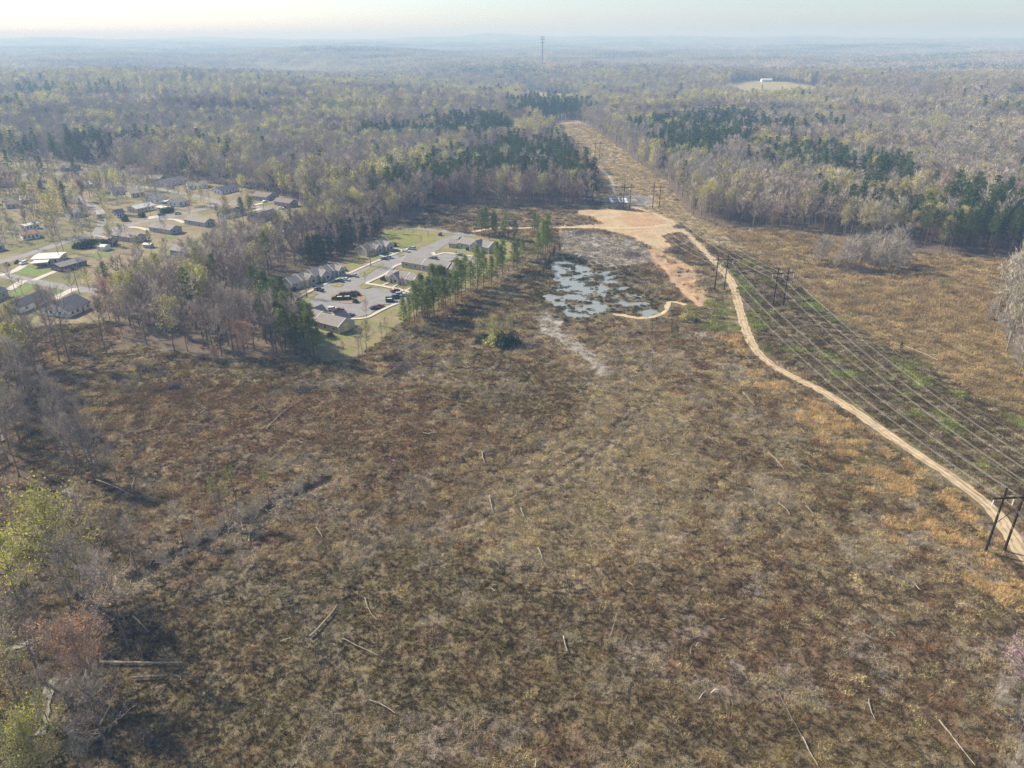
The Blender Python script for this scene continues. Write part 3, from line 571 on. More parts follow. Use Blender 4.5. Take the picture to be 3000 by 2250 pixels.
def apartment(a_, b_, c_, label, segs, gables, back=False, windows=True):
    """segs: (start, end, front step, ridge lift) in fractions; gables: centre fraction, width"""
    A, rz, L, dep = frame(a_, b_, c_); t_ = empty('apartment_building', A.x, A.y, rz, z=.12); tag(t_, label, 'apartment building', 'beige apartment buildings around the parking lot')
    w_ = MB(); r_ = MB(); tr = MB(); hw, rise = 3.0, 2.3
    for s0, s1, st, lf in segs:
        u0, u1 = s0*L, s1*L; y0, y1 = st, dep+st*.6; gable_walls(w_, u0, u1, y0, y1, hw+lf, rise, -.4)
        gable_roof(r_, u0+.33, u1-.33, y0, y1, hw+lf, rise, ov=.4, up=.06); vm = (y0+y1)/2; sl = rise/((y1-y0)/2)
        for u in (u0-.12, u1+.12):
            for s_ in (-1, 1):
                k = len(tr.v); ve = vm+s_*((y1-y0)/2+.45); ze = hw+lf-.45*sl
                for uu in (u-.12, u+.12): tr.v += [(uu, ve, ze+.0), (uu, vm, hw+lf+rise+.0), (uu, vm, hw+lf+rise+.36), (uu, ve, ze+.36)]
                for f in ((0, 1, 2, 3), (7, 6, 5, 4), (3, 2, 6, 7), (0, 3, 7, 4)): tr.f.append(tuple(k+i for i in f)); tr.m.append(0)
            for yy in (y0, y1): tr.box((u, yy, (hw+lf)/2), (.22, .22, hw+lf))
        yb = y1+.02 if back else y0-.02
    obj('wall', w_.mesh('wall', SID_B), t_); obj('roof', r_.mesh('roof', RF_G), t_); obj('trim', tr.mesh('trim', TRIM), t_)
    fy = dep if back else 0; s_ = 1 if back else -1
    for gc, gw in gables:
        u = gc*L; st = next((q[2]*(.6 if back else 1) for q in segs if q[0] <= gc <= q[1]), 0); y0 = fy+st; pr = 1.6*s_
        g_ = MB(); k = 0; hh = hw+.1; rr = gw*.38
        prof = [(u-gw/2, 0-.3), (u+gw/2, -.3), (u+gw/2, hh), (u, hh+rr), (u-gw/2, hh)]
        g_.prism(prof, y0+pr, y0-s_*3.2); go = obj('front_gable', g_.mesh('front_gable', SID_B), t_)
        q_ = MB()
        for sd_ in (-1, 1):
            e0 = (u+sd_*(gw/2+.4), hh-.4*rr/(gw/2)+.08); e1 = (u, hh+rr+.08)
            ya, yb_ = y0+pr+s_*.4, y0-s_*4.6
            k = len(q_.v); q_.v += [(e0[0], ya, e0[1]), (e1[0], ya, e1[1]), (e1[0], yb_, e1[1]), (e0[0], yb_, e0[1])]; q_.v += [(v[0], v[1], v[2]+.16) for v in q_.v[k:k+4]]
            for f in ((3, 2, 1, 0), (4, 5, 6, 7), (0, 1, 5, 4), (2, 3, 7, 6), (3, 0, 4, 7)): q_.f.append(tuple(k+i for i in f)); q_.m.append(0)
        obj('gable_roof', q_.mesh('gable_roof', RF_G), go)
        x_ = MB()
        for sd_ in (-1, 1):
            k = len(x_.v); ya = y0+pr+s_*.46
            for yy in (ya, ya-s_*.14): x_.v += [(u+sd_*(gw/2+.4), yy, hh-.4*rr/(gw/2)-.16), (u, yy, hh+rr-.14), (u, yy, hh+rr+.28), (u+sd_*(gw/2+.4), yy, hh-.4*rr/(gw/2)+.26)]
            for f in ((0, 1, 2, 3), (7, 6, 5, 4), (3, 2, 6, 7), (0, 4, 5, 1)): x_.f.append(tuple(k+i for i in f)); x_.m.append(0)
            x_.box((u+sd_*gw/2, y0+pr+s_*.05, hh/2), (.22, .22, hh))
        obj('gable_trim', x_.mesh('gable_trim', TRIM), go)
        d_ = MB(); d_.box((u-gw*.22, y0+pr+s_*.03, 1.05), (.95, .08, 2.1)); obj('door', d_.mesh('door', DRP), go)
        d_ = MB(); d_.box((u+gw*.2, y0+pr+s_*.03, 1.6), (1.3, .08, 1.3)); obj('window', d_.mesh('window', WIN), go)
    if windows:
        n_ = int(L/5)
        for i in range(n_):
            f = (i+.5)/n_
            if not back and any(abs(f*L-gc*L) < gw*.6 for gc, gw in gables): continue
            st = next((q[2] for q in segs if q[0] <= f <= q[1]), 0)
            d_ = MB(); d_.box((f*L, st-.03, 1.65), (1.1, .08, 1.1)); d2 = MB(); d2.box((f*L, st-.015, 1.65), (1.4, .06, 1.4)); fr = obj('window', d2.mesh('window', TRIM), t_); obj('pane', d_.mesh('pane', WIN), fr)
    return t_, L, dep
AP = [
 apartment((857, 850), (1006, 803), (824, 841), 'long stepped beige apartment row on the left side of the lot, below the evergreen belt', [(0, .2, 0, -.2), (.2, .42, .5, .1), (.42, .66, -.3, .5), (.66, .82, .6, .2), (.82, 1, 0, -.1)], [(.34, 5.5), (.60, 6.0), (.93, 4.5)]),
 apartment((1075, 752), (1148, 730), (1036, 747), 'short stepped beige apartment row at the upper left of the lot, nearest the green lawn', [(0, .3, 0, -.2), (.3, .6, .5, .2), (.6, 1, -.3, .5)], [(.42, 5), (.82, 6)]),
 apartment((846, 937), (997, 977), (866, 913), 'beige apartment row at the bottom of the lot seen from behind, roof to the camera', [(0, .55, 0, .15), (.55, 1, -.8, -.05)], [(.32, 6), (.78, 6)], back=True),
 apartment((1178, 783), (1340, 810), (1180, 768), 'beige apartment row seen from behind, right of the entrance drive', [(0, .38, 0, 0), (.38, .82, -.5, .1), (.82, 1, .2, 0)], [(.38, 5), (.76, 5)], back=True),
 apartment((1133, 825), (1262, 852), (1128, 808), 'beige apartment row with two white trimmed front gables facing the lot, behind the roadside pines', [(0, .12, 0, -.2), (.12, .45, .3, .1), (.45, .62, 0, .2), (.62, 1, .3, .1)], [(.2, 5.5), (.74, 6)])]
apartment((1343, 727), (1430, 744), (1345, 712), 'wide beige community building with a front gable in the upper right of the lot', [(0, .55, 0, .1), (.55, 1, .2, .3)], [(.62, 8)])
gz, L_, d_ = house('picnic_shelter', (1315, 725), (1338, 727), (1318, 717), SID_B, RF_G, 'small roofed picnic shelter left of the community building', win=0, endwin=0, hw=2.5, rise=1.5, cat='shelter', vent=False)

# ------------------------------------------------------------------ cars
CARM = {k_: mat('car_paint_'+k_, c_, rough=.3, var=.03, spec=.6, metal=.0) for k_, c_ in dict(white=(.75, .75, .74), silver=(.42, .43, .45), grey=(.22, .23, .24), black=(.025, .027, .03), green=(.03, .07, .065), blue=(.04, .09, .22), maroon=(.16, .025, .035), purple=(.14, .04, .09), red=(.2, .02, .025), pale=(.5, .52, .5)).items()}
PROF = {'sedan': ([(-2.35, .35), (2.3, .35), (2.35, .7), (2.1, .85), (1.1, .95), (-1.6, .97), (-2.3, .9), (-2.4, .65)], [(1.1, .93), (.35, 1.4), (-.9, 1.42), (-1.75, .95)]),
        'suv': ([(-2.35, .4), (2.3, .4), (2.35, .85), (2.2, 1.0), (1.25, 1.1), (-2.3, 1.12), (-2.4, .7)], [(1.25, 1.08), (.6, 1.68), (-1.95, 1.72), (-2.3, 1.1)]),
        'pickup': ([(-2.8, .5), (2.7, .5), (2.75, .95), (2.6, 1.1), (1.5, 1.18), (-2.75, 1.18), (-2.85, .7)], [(1.5, 1.16), (.85, 1.8), (-.5, 1.82), (-.75, 1.17)])}
CARMESH = {}
def car(px, py, hx, hy, kind, paint, label):
    p = P(px, py); q = P(px+hx, py+hy); rz = math.atan2(q.y-p.y, q.x-p.x)
    t_ = empty(kind if kind != 'suv' else 'parked_suv', p.x, p.y, rz, z=H1(p.x, p.y)+.16); t_.name = {'sedan': 'parked_car', 'suv': 'parked_suv', 'pickup': 'pickup_truck'}[kind]; tag(t_, label, 'car' if kind != 'pickup' else 'pickup truck')
    if (kind, paint) not in CARMESH:
        body, cab = PROF[kind]; b_ = MB(); b_.prism(body, -.92, .92)
        (x0, z0), (x1, z1), (x2, z2), (x3, z3) = cab
        b_.prism([(x1+.1, z1-.05), (x1, z1+.04), (x2, z2+.04), (x2-.1, z2-.05)], -.70, .70)
        for xx in (x1-.02, (x1+x2)/2, x2+.02):
            for s_ in (-1, 1): b_.tube((xx+(.25 if xx > 0 else -.1), s_*.86, z0), (xx, s_*.71, z1), .05, .05, 4)
        if kind == 'pickup': b_.v[:] = b_.v
        g_ = MB(); k = 0
        for s_ in (-1, 1): g_.v += [(x0, s_*.86, z0), (x1, s_*.69, z1-.02), (x2, s_*.69, z2-.02), (x3, s_*.86, z3)]
        g_.f = [(0, 1, 2, 3), (7, 6, 5, 4), (0, 4, 5, 1), (1, 5, 6, 2), (2, 6, 7, 3)]; g_.m = [0]*5
        wl = MB(); wl.tube((0, -.11, 0), (0, .11, 0), .36, .36, 14, cap=True); rm_ = MB(); rm_.tube((0, -.12, 0), (0, .12, 0), .2, .2, 10, cap=True)
        bd = None
        if kind == 'pickup': bd = MB(); bd.box((-1.78, 0, 1.16), (1.7, 1.5, .06))
        hl = MB(); hl.box((2.3 if kind != 'pickup' else 2.68, 0, 0), (.12, .3, .16))
        CARMESH[(kind, paint)] = (b_.mesh('body', CARM[paint]), g_.mesh('window', GLS), wl.mesh('wheel', TYR), rm_.mesh('rim', CHR), bd and bd.mesh('truck_bed', TYR), hl.mesh('headlight', CHR))
    B_, G_, W_, R_, D_, Hh = CARMESH[(kind, paint)]
    obj('body', B_, t_); obj('window', G_, t_)
    wb = 1.45 if kind != 'pickup' else 1.75
    for sx in (-wb, wb):
        for sy in (-.86, .86): w_ = obj('wheel', W_, t_, (sx, sy, .36)); obj('rim', R_, w_)
    for sy in (-.65, .65): obj('headlight', Hh, t_, (0, sy, .75))
    if D_: o = obj('truck_bed', D_, t_, (0, 0, .04))
for c_ in [
 (996, 826, -28, -5, 'sedan', 'green', 'dark green car parked in the left stalls beside a white car'), (1013, 822, -28, -5, 'sedan', 'white', 'white car parked beside the dark green car in the left stalls'),
 (1038, 811, -28, -5, 'sedan', 'silver', 'silver car parked alone in the left stalls above the white car'), (935, 853, -28, -7, 'pickup', 'black', 'black pickup parked at the far left corner of the lot'),
 (975, 910, 28, -3, 'suv', 'white', 'white suv in the bottom row next to the dark red pickup'), (991, 914, 28, -5, 'pickup', 'red', 'dark red pickup in the bottom row next to the white suv'),
 (1023, 926, 25, -6, 'sedan', 'grey', 'grey car half behind the gabled roof in the bottom row'), (1098, 905, 26, -4, 'sedan', 'purple', 'purple car in the bottom right stalls, left of a maroon car'),
 (1111, 901, 26, -5, 'sedan', 'maroon', 'maroon car in the bottom right stalls, right of the purple car'), (1157, 855, 26, -6, 'sedan', 'maroon', 'maroon car parked alone at the top of the right stalls'),
 (1173, 866, 26, -4, 'suv', 'silver', 'silver suv in the right stalls, between the maroon car and dark green car'), (1163, 874, 26, -3, 'suv', 'green', 'dark green suv in the right stalls by the pines'), (1187, 868, 26, -3, 'sedan', 'pale', 'pale car farthest right in the right stalls'),
 (1127, 761, -26, -2, 'sedan', 'blue', 'blue car beside a silver car on the entrance drive'), (1139, 757, -26, -2, 'sedan', 'silver', 'silver car beside the blue car on the entrance drive'),
 (1190, 738, -26, -5, 'sedan', 'white', 'white car below a silver suv near the short apartment row'), (1207, 731, -26, -5, 'suv', 'silver', 'silver suv nearest the green lawn beside the short apartment row'),
 (1274, 761, 12, -9, 'suv', 'green', 'dark teal suv behind the roof of the right apartment row'), (1351, 750, 22, 3, 'sedan', 'grey', 'grey car parked in front of the community building'),
 (70, 774, -20, 6, 'suv', 'white', 'white suv on the driveway of the flat roofed carport house'), (521, 628, 20, -3, 'suv', 'silver', 'silver suv driving on the upper street'),
 (474, 633, 20, -1, 'suv', 'blue', 'dark blue suv parked before the cream house'), (776, 593, 18, -4, 'sedan', 'white', 'white car parked below the brown roofed house'),
 (840, 610, 12, -6, 'suv', 'purple', 'purple suv parked before the blue-grey house'), (823, 613, 18, -2, 'sedan', 'white', 'white car parked left of the purple suv'),
 (295, 646, 14, 4, 'pickup', 'black', 'black pickup parked at the small brown house'), (505, 553, 10, -3, 'sedan', 'red', 'red car parked in front of the long white trailer-style house')]: car(*c_)
# dumpsters, hedges round the island
def dumpster(px, py, label, w=3.5, d=2.7, h=1.8):
    p = P(px, py); t_ = empty('dumpster_enclosure', p.x, p.y, .12, z=.30); tag(t_, label, 'dumpster enclosure')
    for c_, s_ in (((0, d/2, h/2), (w, .12, h)), ((-w/2, 0, h/2), (.12, d-.14, h)), ((w/2, 0, h/2), (.12, d-.14, h))): b_ = MB(); b_.box(c_, s_); obj('fence_panel', b_.mesh('fence_panel', DKMET), t_)
    b_ = MB(); b_.box((0, -d/2, h*.4), (w-.2, .1, h*.8)); obj('gate', b_.mesh('gate', DKMET), t_)
    b_ = MB(); b_.box((0, .1, .75), (2.4, 1.8, 1.3)); c2 = obj('container', b_.mesh('container', DKMET), t_); b_ = MB(); b_.box((0, -.5, 1.45), (2.4, .7, .08)); obj('lid', b_.mesh('lid', TRIM), c2)
dumpster(996, 878, 'dark dumpster enclosure on the island, left one of the pair'); dumpster(1018, 877, 'dark dumpster enclosure on the island, right one of the pair'); dumpster(1142, 884, 'dark dumpster enclosure beside the right parking stalls')
def ball_bush(name, px, py, r, h, m, label, cat='bush', group=None, n_=260, sd_=0, z=None):
    p = P(px, py); g_ = np.random.default_rng(sd_+int(px*7+py)); d = g_.normal(size=(n_, 3)); d[:, 2] = abs(d[:, 2]); d /= np.linalg.norm(d, axis=1)[:, None]
    rad = (g_.random(n_)**.35)*(1+.25*np.sin(d[:, 0]*5+sd_)); c_ = d*rad[:, None]*[r, r, h]; s_ = .28*min(r, 1.6)
    V = (c_[:, None, :]+g_.normal(size=(n_, 3, 3))*s_).reshape(-1, 3); V[:, 2] = np.maximum(V[:, 2], 0)
    o = obj(name, npmesh(name, V, np.arange(len(V)).reshape(-1, 3), m)); o.location = (p.x, p.y, (H1(p.x, p.y) if z is None else z)+.0); tag(o, label, cat, group); return o
for i, (x, y) in enumerate([(999, 862), (1006, 861), (1013, 860), (1020, 860), (1029, 858), (1036, 858), (1043, 858)]):
    ball_bush('hedge_bush', x, y+3, .85, 1.1, HEDR, 'rusty brown clipped bush in the row behind the dumpsters', 'bush', 'rusty bushes on the island', z=.25)
for x, y, m_, lb in [(980, 879, HEDG, 'dark green bush left of the island dumpsters'), (1042, 887, HEDG, 'dark green bush at the right foot of the island'), (1035, 870, HEDG, 'green bush right of the island dumpsters'), (1049, 866, HEDR, 'reddish bush at the right end of the island'),
      (862, 852, HEDG, 'dark bush at the near corner of the long stepped row'), (1009, 793, HEDG, 'dark bush at the right end of the long stepped row'), (1157, 722, HEDG, 'dark bush at the right end of the short stepped row'),
      (1122, 820, HEDG, 'dark bush at the left corner of the two-gabled row'), (1133, 823, HEDG, 'low dark bush under the left gable of the two-gabled row'), (926, 975, HEDG, 'bright green bush on the lawn behind the bottom row'), (968, 984, HEDR, 'brown bush at the back wall of the bottom row'),
      (1290, 690, HEDR, 'dark brown bush beside the entrance street'), (1352, 702, HEDG, 'evergreen bush behind the community building'), (1372, 733, HEDG, 'dark green bush at the door of the community building'),
      (367, 647, HEDG, 'large round dark shrub on the lawn beside the upper street'), (417, 636, HEDG, 'large round dark shrub at the corner of the cream house yard'), (480, 624, HEDG, 'dark conical shrub left of a pair by the storage shed'), (492, 622, HEDG, 'dark conical shrub by the storage shed'), (503, 621, HEDG, 'dark conical shrub right of a pair by the storage shed'),
      (50, 772, HEDG, 'dark shrub left of the white suv'), (20, 778, HEDG, 'dark shrub near the left photo edge by the lower street')]:
    big = y < 700 and x < 600; ball_bush('round_bush', x, y, 2.4 if big else 1.15, 3.4 if big else 1.5, m_, lb, 'bush', n_=420)
for k in range(7): ball_bush('hedge_bush', 236+k*15, 727-k*1.5, 3.6, 3.8, HEDG, 'dark green overgrown hedge section behind the small white shed', 'hedge', 'overgrown hedge behind the garden shed', n_=700, sd_=k)
for i_, (x, y, rr_, hh_) in enumerate([(1415, 1003, 2.6, 3.2), (1442, 1010, 3.4, 4.4), (1472, 1012, 3.8, 4.8), (1500, 1008, 3.0, 3.6), (1455, 992, 3.0, 4.0)]):
    ball_bush('round_bush', x, y, rr_, hh_, LYT if i_ in (1, 4) else HEDG, ['low dark bush at the left side', 'yellow-green bush at the front', 'largest dark bush in the middle', 'dark bush at the right side', 'yellow-green bush at the back'][i_]+' of the shrub clump in the brown clearing', 'bush', n_=620, sd_=i_)
ball_bush('round_bush', 2016, 940, 3.2, 3.8, LYT, 'bright green rounded bush at the foot of the bright green tree below the clay bank', 'bush', n_=620)
# garden fence by the cream house
def fence(pts, h, m, label, cat='fence'):
    q = [P(*p) for p in pts]; p0 = q[0]; t_ = empty('wooden_fence', p0.x, p0.y); tag(t_, label, cat)
    for i in range(len(q)-1):
        a1 = q[i]-p0; a2 = q[i+1]-p0; L = (a2-a1).length; b_ = MB(); c_ = (a1+a2)/2; b_.box((c_.x, c_.y, h/2+.05), (L-.16, .05, h-.1), math.atan2((a2-a1).y, (a2-a1).x)); obj('fence_panel', b_.mesh('fence_panel', m), t_)
    for v in q: b_ = MB(); b_.box((v.x-p0.x, v.y-p0.y, h/2), (.14, .14, h+.2)); obj('post', b_.mesh('post', m), t_)
fence([(366, 634), (385, 637), (405, 638)], 1.8, G_GRY, 'weathered grey board fence left of the cream house')
fence([(870, 598), (890, 603), (915, 607)], 1.8, G_TAN, 'tan board fence at the right end of the upper street')

# ------------------------------------------------------------------ power line
def pole_mb(b_, x, y, z0, h, r0=.30, r1=.22): b_.tube((x, y, z0), (x, y, z0+h), r0, r1, 8, cap=True)
A_PX = [(2914, 1616), (2107, 852), (1835, 614), (1685, 470), (1596, 377)]; B_PX = [None, (2279, 895), (1921, 614), (1749, 472), (1645, 371)]
Ap = [P(*p) for p in A_PX]; Bp = [None]+[P(*p) for p in B_PX[1:]]; Bp[0] = Ap[0]+(Bp[1]-Ap[1])
Ap = [Ap[0]+(Ap[0]-Ap[1])]+Ap+[Ap[-1]+(Ap[-1]-Ap[-2])*1.3]; Bp = [Bp[0]+(Bp[0]-Bp[1])]+Bp+[Bp[-1]+(Bp[-1]-Bp[-2])*1.3]
HP, HA, IL = 18.0, 15.4, 2.1
ordn = ['nearest', 'second', 'third', 'fourth', 'farthest visible']
def hframe(c_, d_, kind, label, grp):
    ang = math.atan2(d_.y, d_.x)-math.pi/2; t_ = empty('power_line_structure', c_.x, c_.y, ang); tag(t_, label, 'utility structure', grp)
    offs = (-2.35, 2.35) if kind == 2 else (-4.85, 0, 4.85); wm = WPOLE if kind == 2 else GALV
    for o_ in offs: b_ = MB(); pole_mb(b_, o_, 0, -1, HP+1); obj('pole', b_.mesh('pole', wm), t_)
    b_ = MB(); b_.box((0, -.28, HA), (10.3, .3, .36)); obj('crossarm', b_.mesh('crossarm', wm), t_)
    if kind == 2:
        for s_ in (-1, 1): b_ = MB(); b_.tube((-2.35*s_, .22*s_, 7.6), (2.35*s_, .22*s_, 12.8), .09, .09, 5, cap=True); obj('brace', b_.mesh('brace', WPOLE if s_ > 0 else WPOLG), t_)
    for o_ in (-4.85, 0, 4.85):
        b_ = MB(); b_.tube((o_, -.28, HA-.14), (o_, -.28, HA-IL), .05, .05, 6, cap=True)
        for k in range(12): z = HA-.25-k*.145; b_.tube((o_, -.28, z), (o_, -.28, z-.07), .07, .15, 8, cap=True)
        obj('insulator', b_.mesh('insulator', INS), t_)
def dirs(L): return [((L[min(i+1, len(L)-1)]-L[i]).normalized()+(L[i]-L[max(i-1, 0)]).normalized()).normalized() for i in range(len(L))]
Ad, Bd = dirs(Ap), dirs(Bp)
for nm, Ls, Ds in (('left', Ap, Ad), ('right', Bp, Bd)):
    for i in range(1, 6):
        if nm == 'right' and i == 1: lb = 'dark wooden H-frame of the right power line beyond the lower right corner'
        elif i == 5: lb = 'pale three-pole frame of the %s power line before the far pine stand' % nm
        else: lb = {1: 'nearest dark wooden H-frame, beside the dirt road at the right photo edge', 2: 'dark wooden H-frame of the %s power line %s' % (nm, 'beside the dirt road bend' if nm == 'left' else 'in the scrub right of the road'),
                    3: 'dark wooden H-frame of the %s power line %s the round gravel pad' % (nm, 'on' if nm == 'left' else 'just right of'), 4: 'dark wooden H-frame of the %s power line far up the cleared corridor' % nm}[i]
        if nm == 'right' and i == 1: continue
        hframe(Ls[i], Ds[i], 3 if i == 5 else 2, lb, None)
    for w_, (off, zz, sag, r_, nb) in enumerate([(-4.85, HA-IL-.05, 5.5, .022, 2), (0, HA-IL-.05, 5.5, .022, 2), (4.85, HA-IL-.05, 5.5, .022, 2), (-2.35, HP+.05, 4.0, .013, 1), (2.35, HP+.05, 4.0, .013, 1)]):
        b_ = MB()
        for sb in ((-.22, .22) if nb == 2 else (0,)):
            for i in range(len(Ls)-1):
                n0 = Vector((Ds[i].y, -Ds[i].x)); n1 = Vector((Ds[i+1].y, -Ds[i+1].x)); q0 = Ls[i]+n0*(off+sb); q1 = Ls[i+1]+n1*(off+sb); z0 = H1(Ls[i].x, Ls[i].y)+zz; z1 = H1(Ls[i+1].x, Ls[i+1].y)+zz; K = 18; pr = None
                for k in range(K+1):
                    f = k/K; p = Vector((q0.x+(q1.x-q0.x)*f, q0.y+(q1.y-q0.y)*f, z0+(z1-z0)*f-sag*4*f*(1-f)))
                    if pr: b_.tube(pr, p, r_, r_, 4)
                    pr = p
        o = obj('overhead_wire', b_.mesh('overhead_wire', WIRE)); pos = ['left', 'middle', 'right'][w_] if w_ < 3 else ['left', 'right'][w_-3]
        tag(o, ('paired aluminium conductor hanging from the %s insulators of the %s power line' if w_ < 3 else 'thin ground wire on the %s pole tops of the %s power line') % (pos, nm), 'power line wire')
def upole(bx, by, h, label, arm=True):
    p = P(bx, by); t_ = empty('utility_pole', p.x, p.y); tag(t_, label, 'utility pole'); b_ = MB(); pole_mb(b_, 0, 0, -.5, h+.5, .16, .11); obj('pole', b_.mesh('pole', WPOLG), t_)
    if arm: b_ = MB(); b_.box((0, -.2, h-.6), (2.2, .12, .14)); obj('crossarm', b_.mesh('crossarm', WPOLG), t_)
    return Vector((p.x, p.y, H1(p.x, p.y)+h-.1))
u1 = upole(233, 862, 11.5, 'slim wooden utility pole on the verge of the lower street by the white gabled house'); u2 = upole(470, 655, 10.5, 'utility pole on the upper street between the two driveways'); u3 = upole(366, 676, 10.5, 'utility pole on the upper street left of the first driveway', False)
u4 = upole(1151, 674, 12, 'utility pole beside the street at the edge of the green lawn'); u5 = upole(775, 624, 8, 'utility pole at the street junction by the lone white house', False)
u6 = upole(-60, 800, 11, 'utility pole outside the left photo edge')
def wire(p, q, sag, label):
    b_ = MB(); pr = None
    for k in range(17):
        f = k/16; v = p.lerp(q, f)-Vector((0, 0, sag*4*f*(1-f)))
        if pr: b_.tube(pr, v, .03, .03, 4)
        pr = v
    tag(obj('service_wire', b_.mesh('service_wire', WIRE)), label, 'wire')
wire(u6, u1, 1.2, 'thin service wire from the left photo edge to the pole by the white gabled house'); wire(u3, u2, 1.0, 'thin service wire along the upper street between two poles')
# lattice tower far off
tp = P(1588, 206); t_ = empty('communication_tower', tp.x, tp.y); tag(t_, 'tall slim grey communication tower with three antenna platforms rising to the horizon', 'tower')
th = 113-t_.location.z; b_ = MB(); b_.tube((0, 0, 0), (0, 0, th), 2.2, 1.1, 8, cap=True); obj('mast', b_.mesh('mast', mat('tower_steel', (.16, .15, .17), var=.05)), t_)
for k in range(3):
    z = th-2-(0, 7, 17)[k]; b_ = MB()
    for i in range(12):
        a1 = i*math.pi/6; a2 = a1+math.pi/6; b_.tube((6*math.cos(a1), 6*math.sin(a1), z), (6*math.cos(a2), 6*math.sin(a2), z), .4, .4, 4)
        b_.box((6.3*math.cos(a1), 6.3*math.sin(a1), z+.3), (.9, .9, 3.2), a1)
        if i % 3 == 0: b_.tube((0, 0, z), (6*math.cos(a1), 6*math.sin(a1), z), .4, .4, 4)
    obj('antenna_platform', b_.mesh('antenna_platform', mat('tower_steel', (.16, .15, .17))), t_)
# ------------------------------------------------------------------ tree kinds
def tri_cloud(g_, A, Dv, n_, ln, w, mixr=.8, up=.25, jit=.25):
    """n_ thin tapered twigs starting near random anchors"""
    i = g_.integers(0, len(A), n_); b0 = A[i]+g_.normal(size=(n_, 3))*jit; d = Dv[i]+g_.normal(size=(n_, 3))*mixr*.6; d[:, 2] += up; d /= np.linalg.norm(d, axis=1)[:, None]
    L = ln*(.5+g_.random(n_)); s_ = np.cross(d, g_.normal(size=(n_, 3))); s_ /= np.linalg.norm(s_, axis=1)[:, None]; s_ *= w*(.7+.6*g_.random(n_))[:, None]
    return np.stack([b0-s_, b0+s_, b0+d*L[:, None]], 1).reshape(-1, 3)
def leaf_cloud(g_, A, n_, s_, jit):
    i = g_.integers(0, len(A), n_); c_ = A[i]+g_.normal(size=(n_, 3))*jit; return (c_[:, None, :]+g_.normal(size=(n_, 3, 3))*s_).reshape(-1, 3)
def decid(seed, h=22, cb=.45, sp=4.0, nl=14, ntw=900, tl=1.5, tw=.05, leaf=None, lean=.03, r0=.26, multi=1, twm=TW, bk=BK, ns=5, sub=3, up=.35):
    g_ = np.random.default_rng(seed); b_ = MB(); A = []; Dv = []
    for st in range(multi):
        la = g_.random()*6.28; ln = lean if multi == 1 else .16; tp_ = [Vector((0, 0, -.4))]; hh = h*(1-.12*st)
        dx, dy = math.cos(la)*ln*hh, math.sin(la)*ln*hh
        for k in range(1, 7): f = k/6; tp_.append(Vector((dx*f+g_.normal()*.02*hh*f, dy*f+g_.normal()*.02*hh*f, hh*.96*f)))
        rr = r0/(1+.25*(multi-1))
        for k in range(6): b_.tube(tp_[k], tp_[k+1], rr*(1-k/6.3), rr*(1-(k+1)/6.3), ns)
        for k in range(nl//multi+1):
            f = cb+(.97-cb)*((k+g_.random()*.7)/(nl//multi+1)); z = f*6/1.0; i0 = min(int(f*6), 5); p0 = tp_[i0].lerp(tp_[i0+1], f*6-i0) if f < 1 else tp_[6]
            az = k*2.4+g_.random()*1.2; prof = math.sin(math.pi*min(1, max(.12, (f-cb)/(1.08-cb)*.85+.22))); L = sp*prof*(.75+.5*g_.random()); el = .45+.75*(f-cb)/(1-cb)+g_.normal()*.12
            d = Vector((math.cos(az)*math.cos(el), math.sin(az)*math.cos(el), math.sin(el))); p = p0; r_ = rr*(1-f)*.55+.035
            for s_ in range(3):
                d2 = (d+Vector((g_.normal()*.15, g_.normal()*.15, .12*s_))).normalized(); q = p+d2*L/2.2; b_.tube(p, q, r_*(1-s_*.3), r_*(.7-s_*.28), max(3, ns-2)); 
                for u in (.3, .6, 1): A.append(p.lerp(q, u)); Dv.append(d2)
                for j in range(sub):
                    dd = (d2+Vector((g_.normal(), g_.normal(), g_.normal()*.6+up))*.75).normalized(); s0 = p.lerp(q, g_.random()); s1 = s0+dd*L*.42*(.6+.6*g_.random()); b_.tube(s0, s1, r_*.35, .015, 3)
                    for u in (.35, .7, 1): A.append(s0.lerp(s1, u)); Dv.append(dd)
                p = q; d = d2
    A = np.array(A); Dv = np.array(Dv); V = tri_cloud(g_, A, Dv, ntw, tl, tw, up=up, jit=.3); mi = [0]*ntw; mats = [twm]
    if leaf: n_, s_, m_, j_ = leaf; V = np.concatenate([V, leaf_cloud(g_, A, n_, s_, j_)]); mi += [1]*n_; mats.append(m_)
    return b_, bk, V, mi, mats
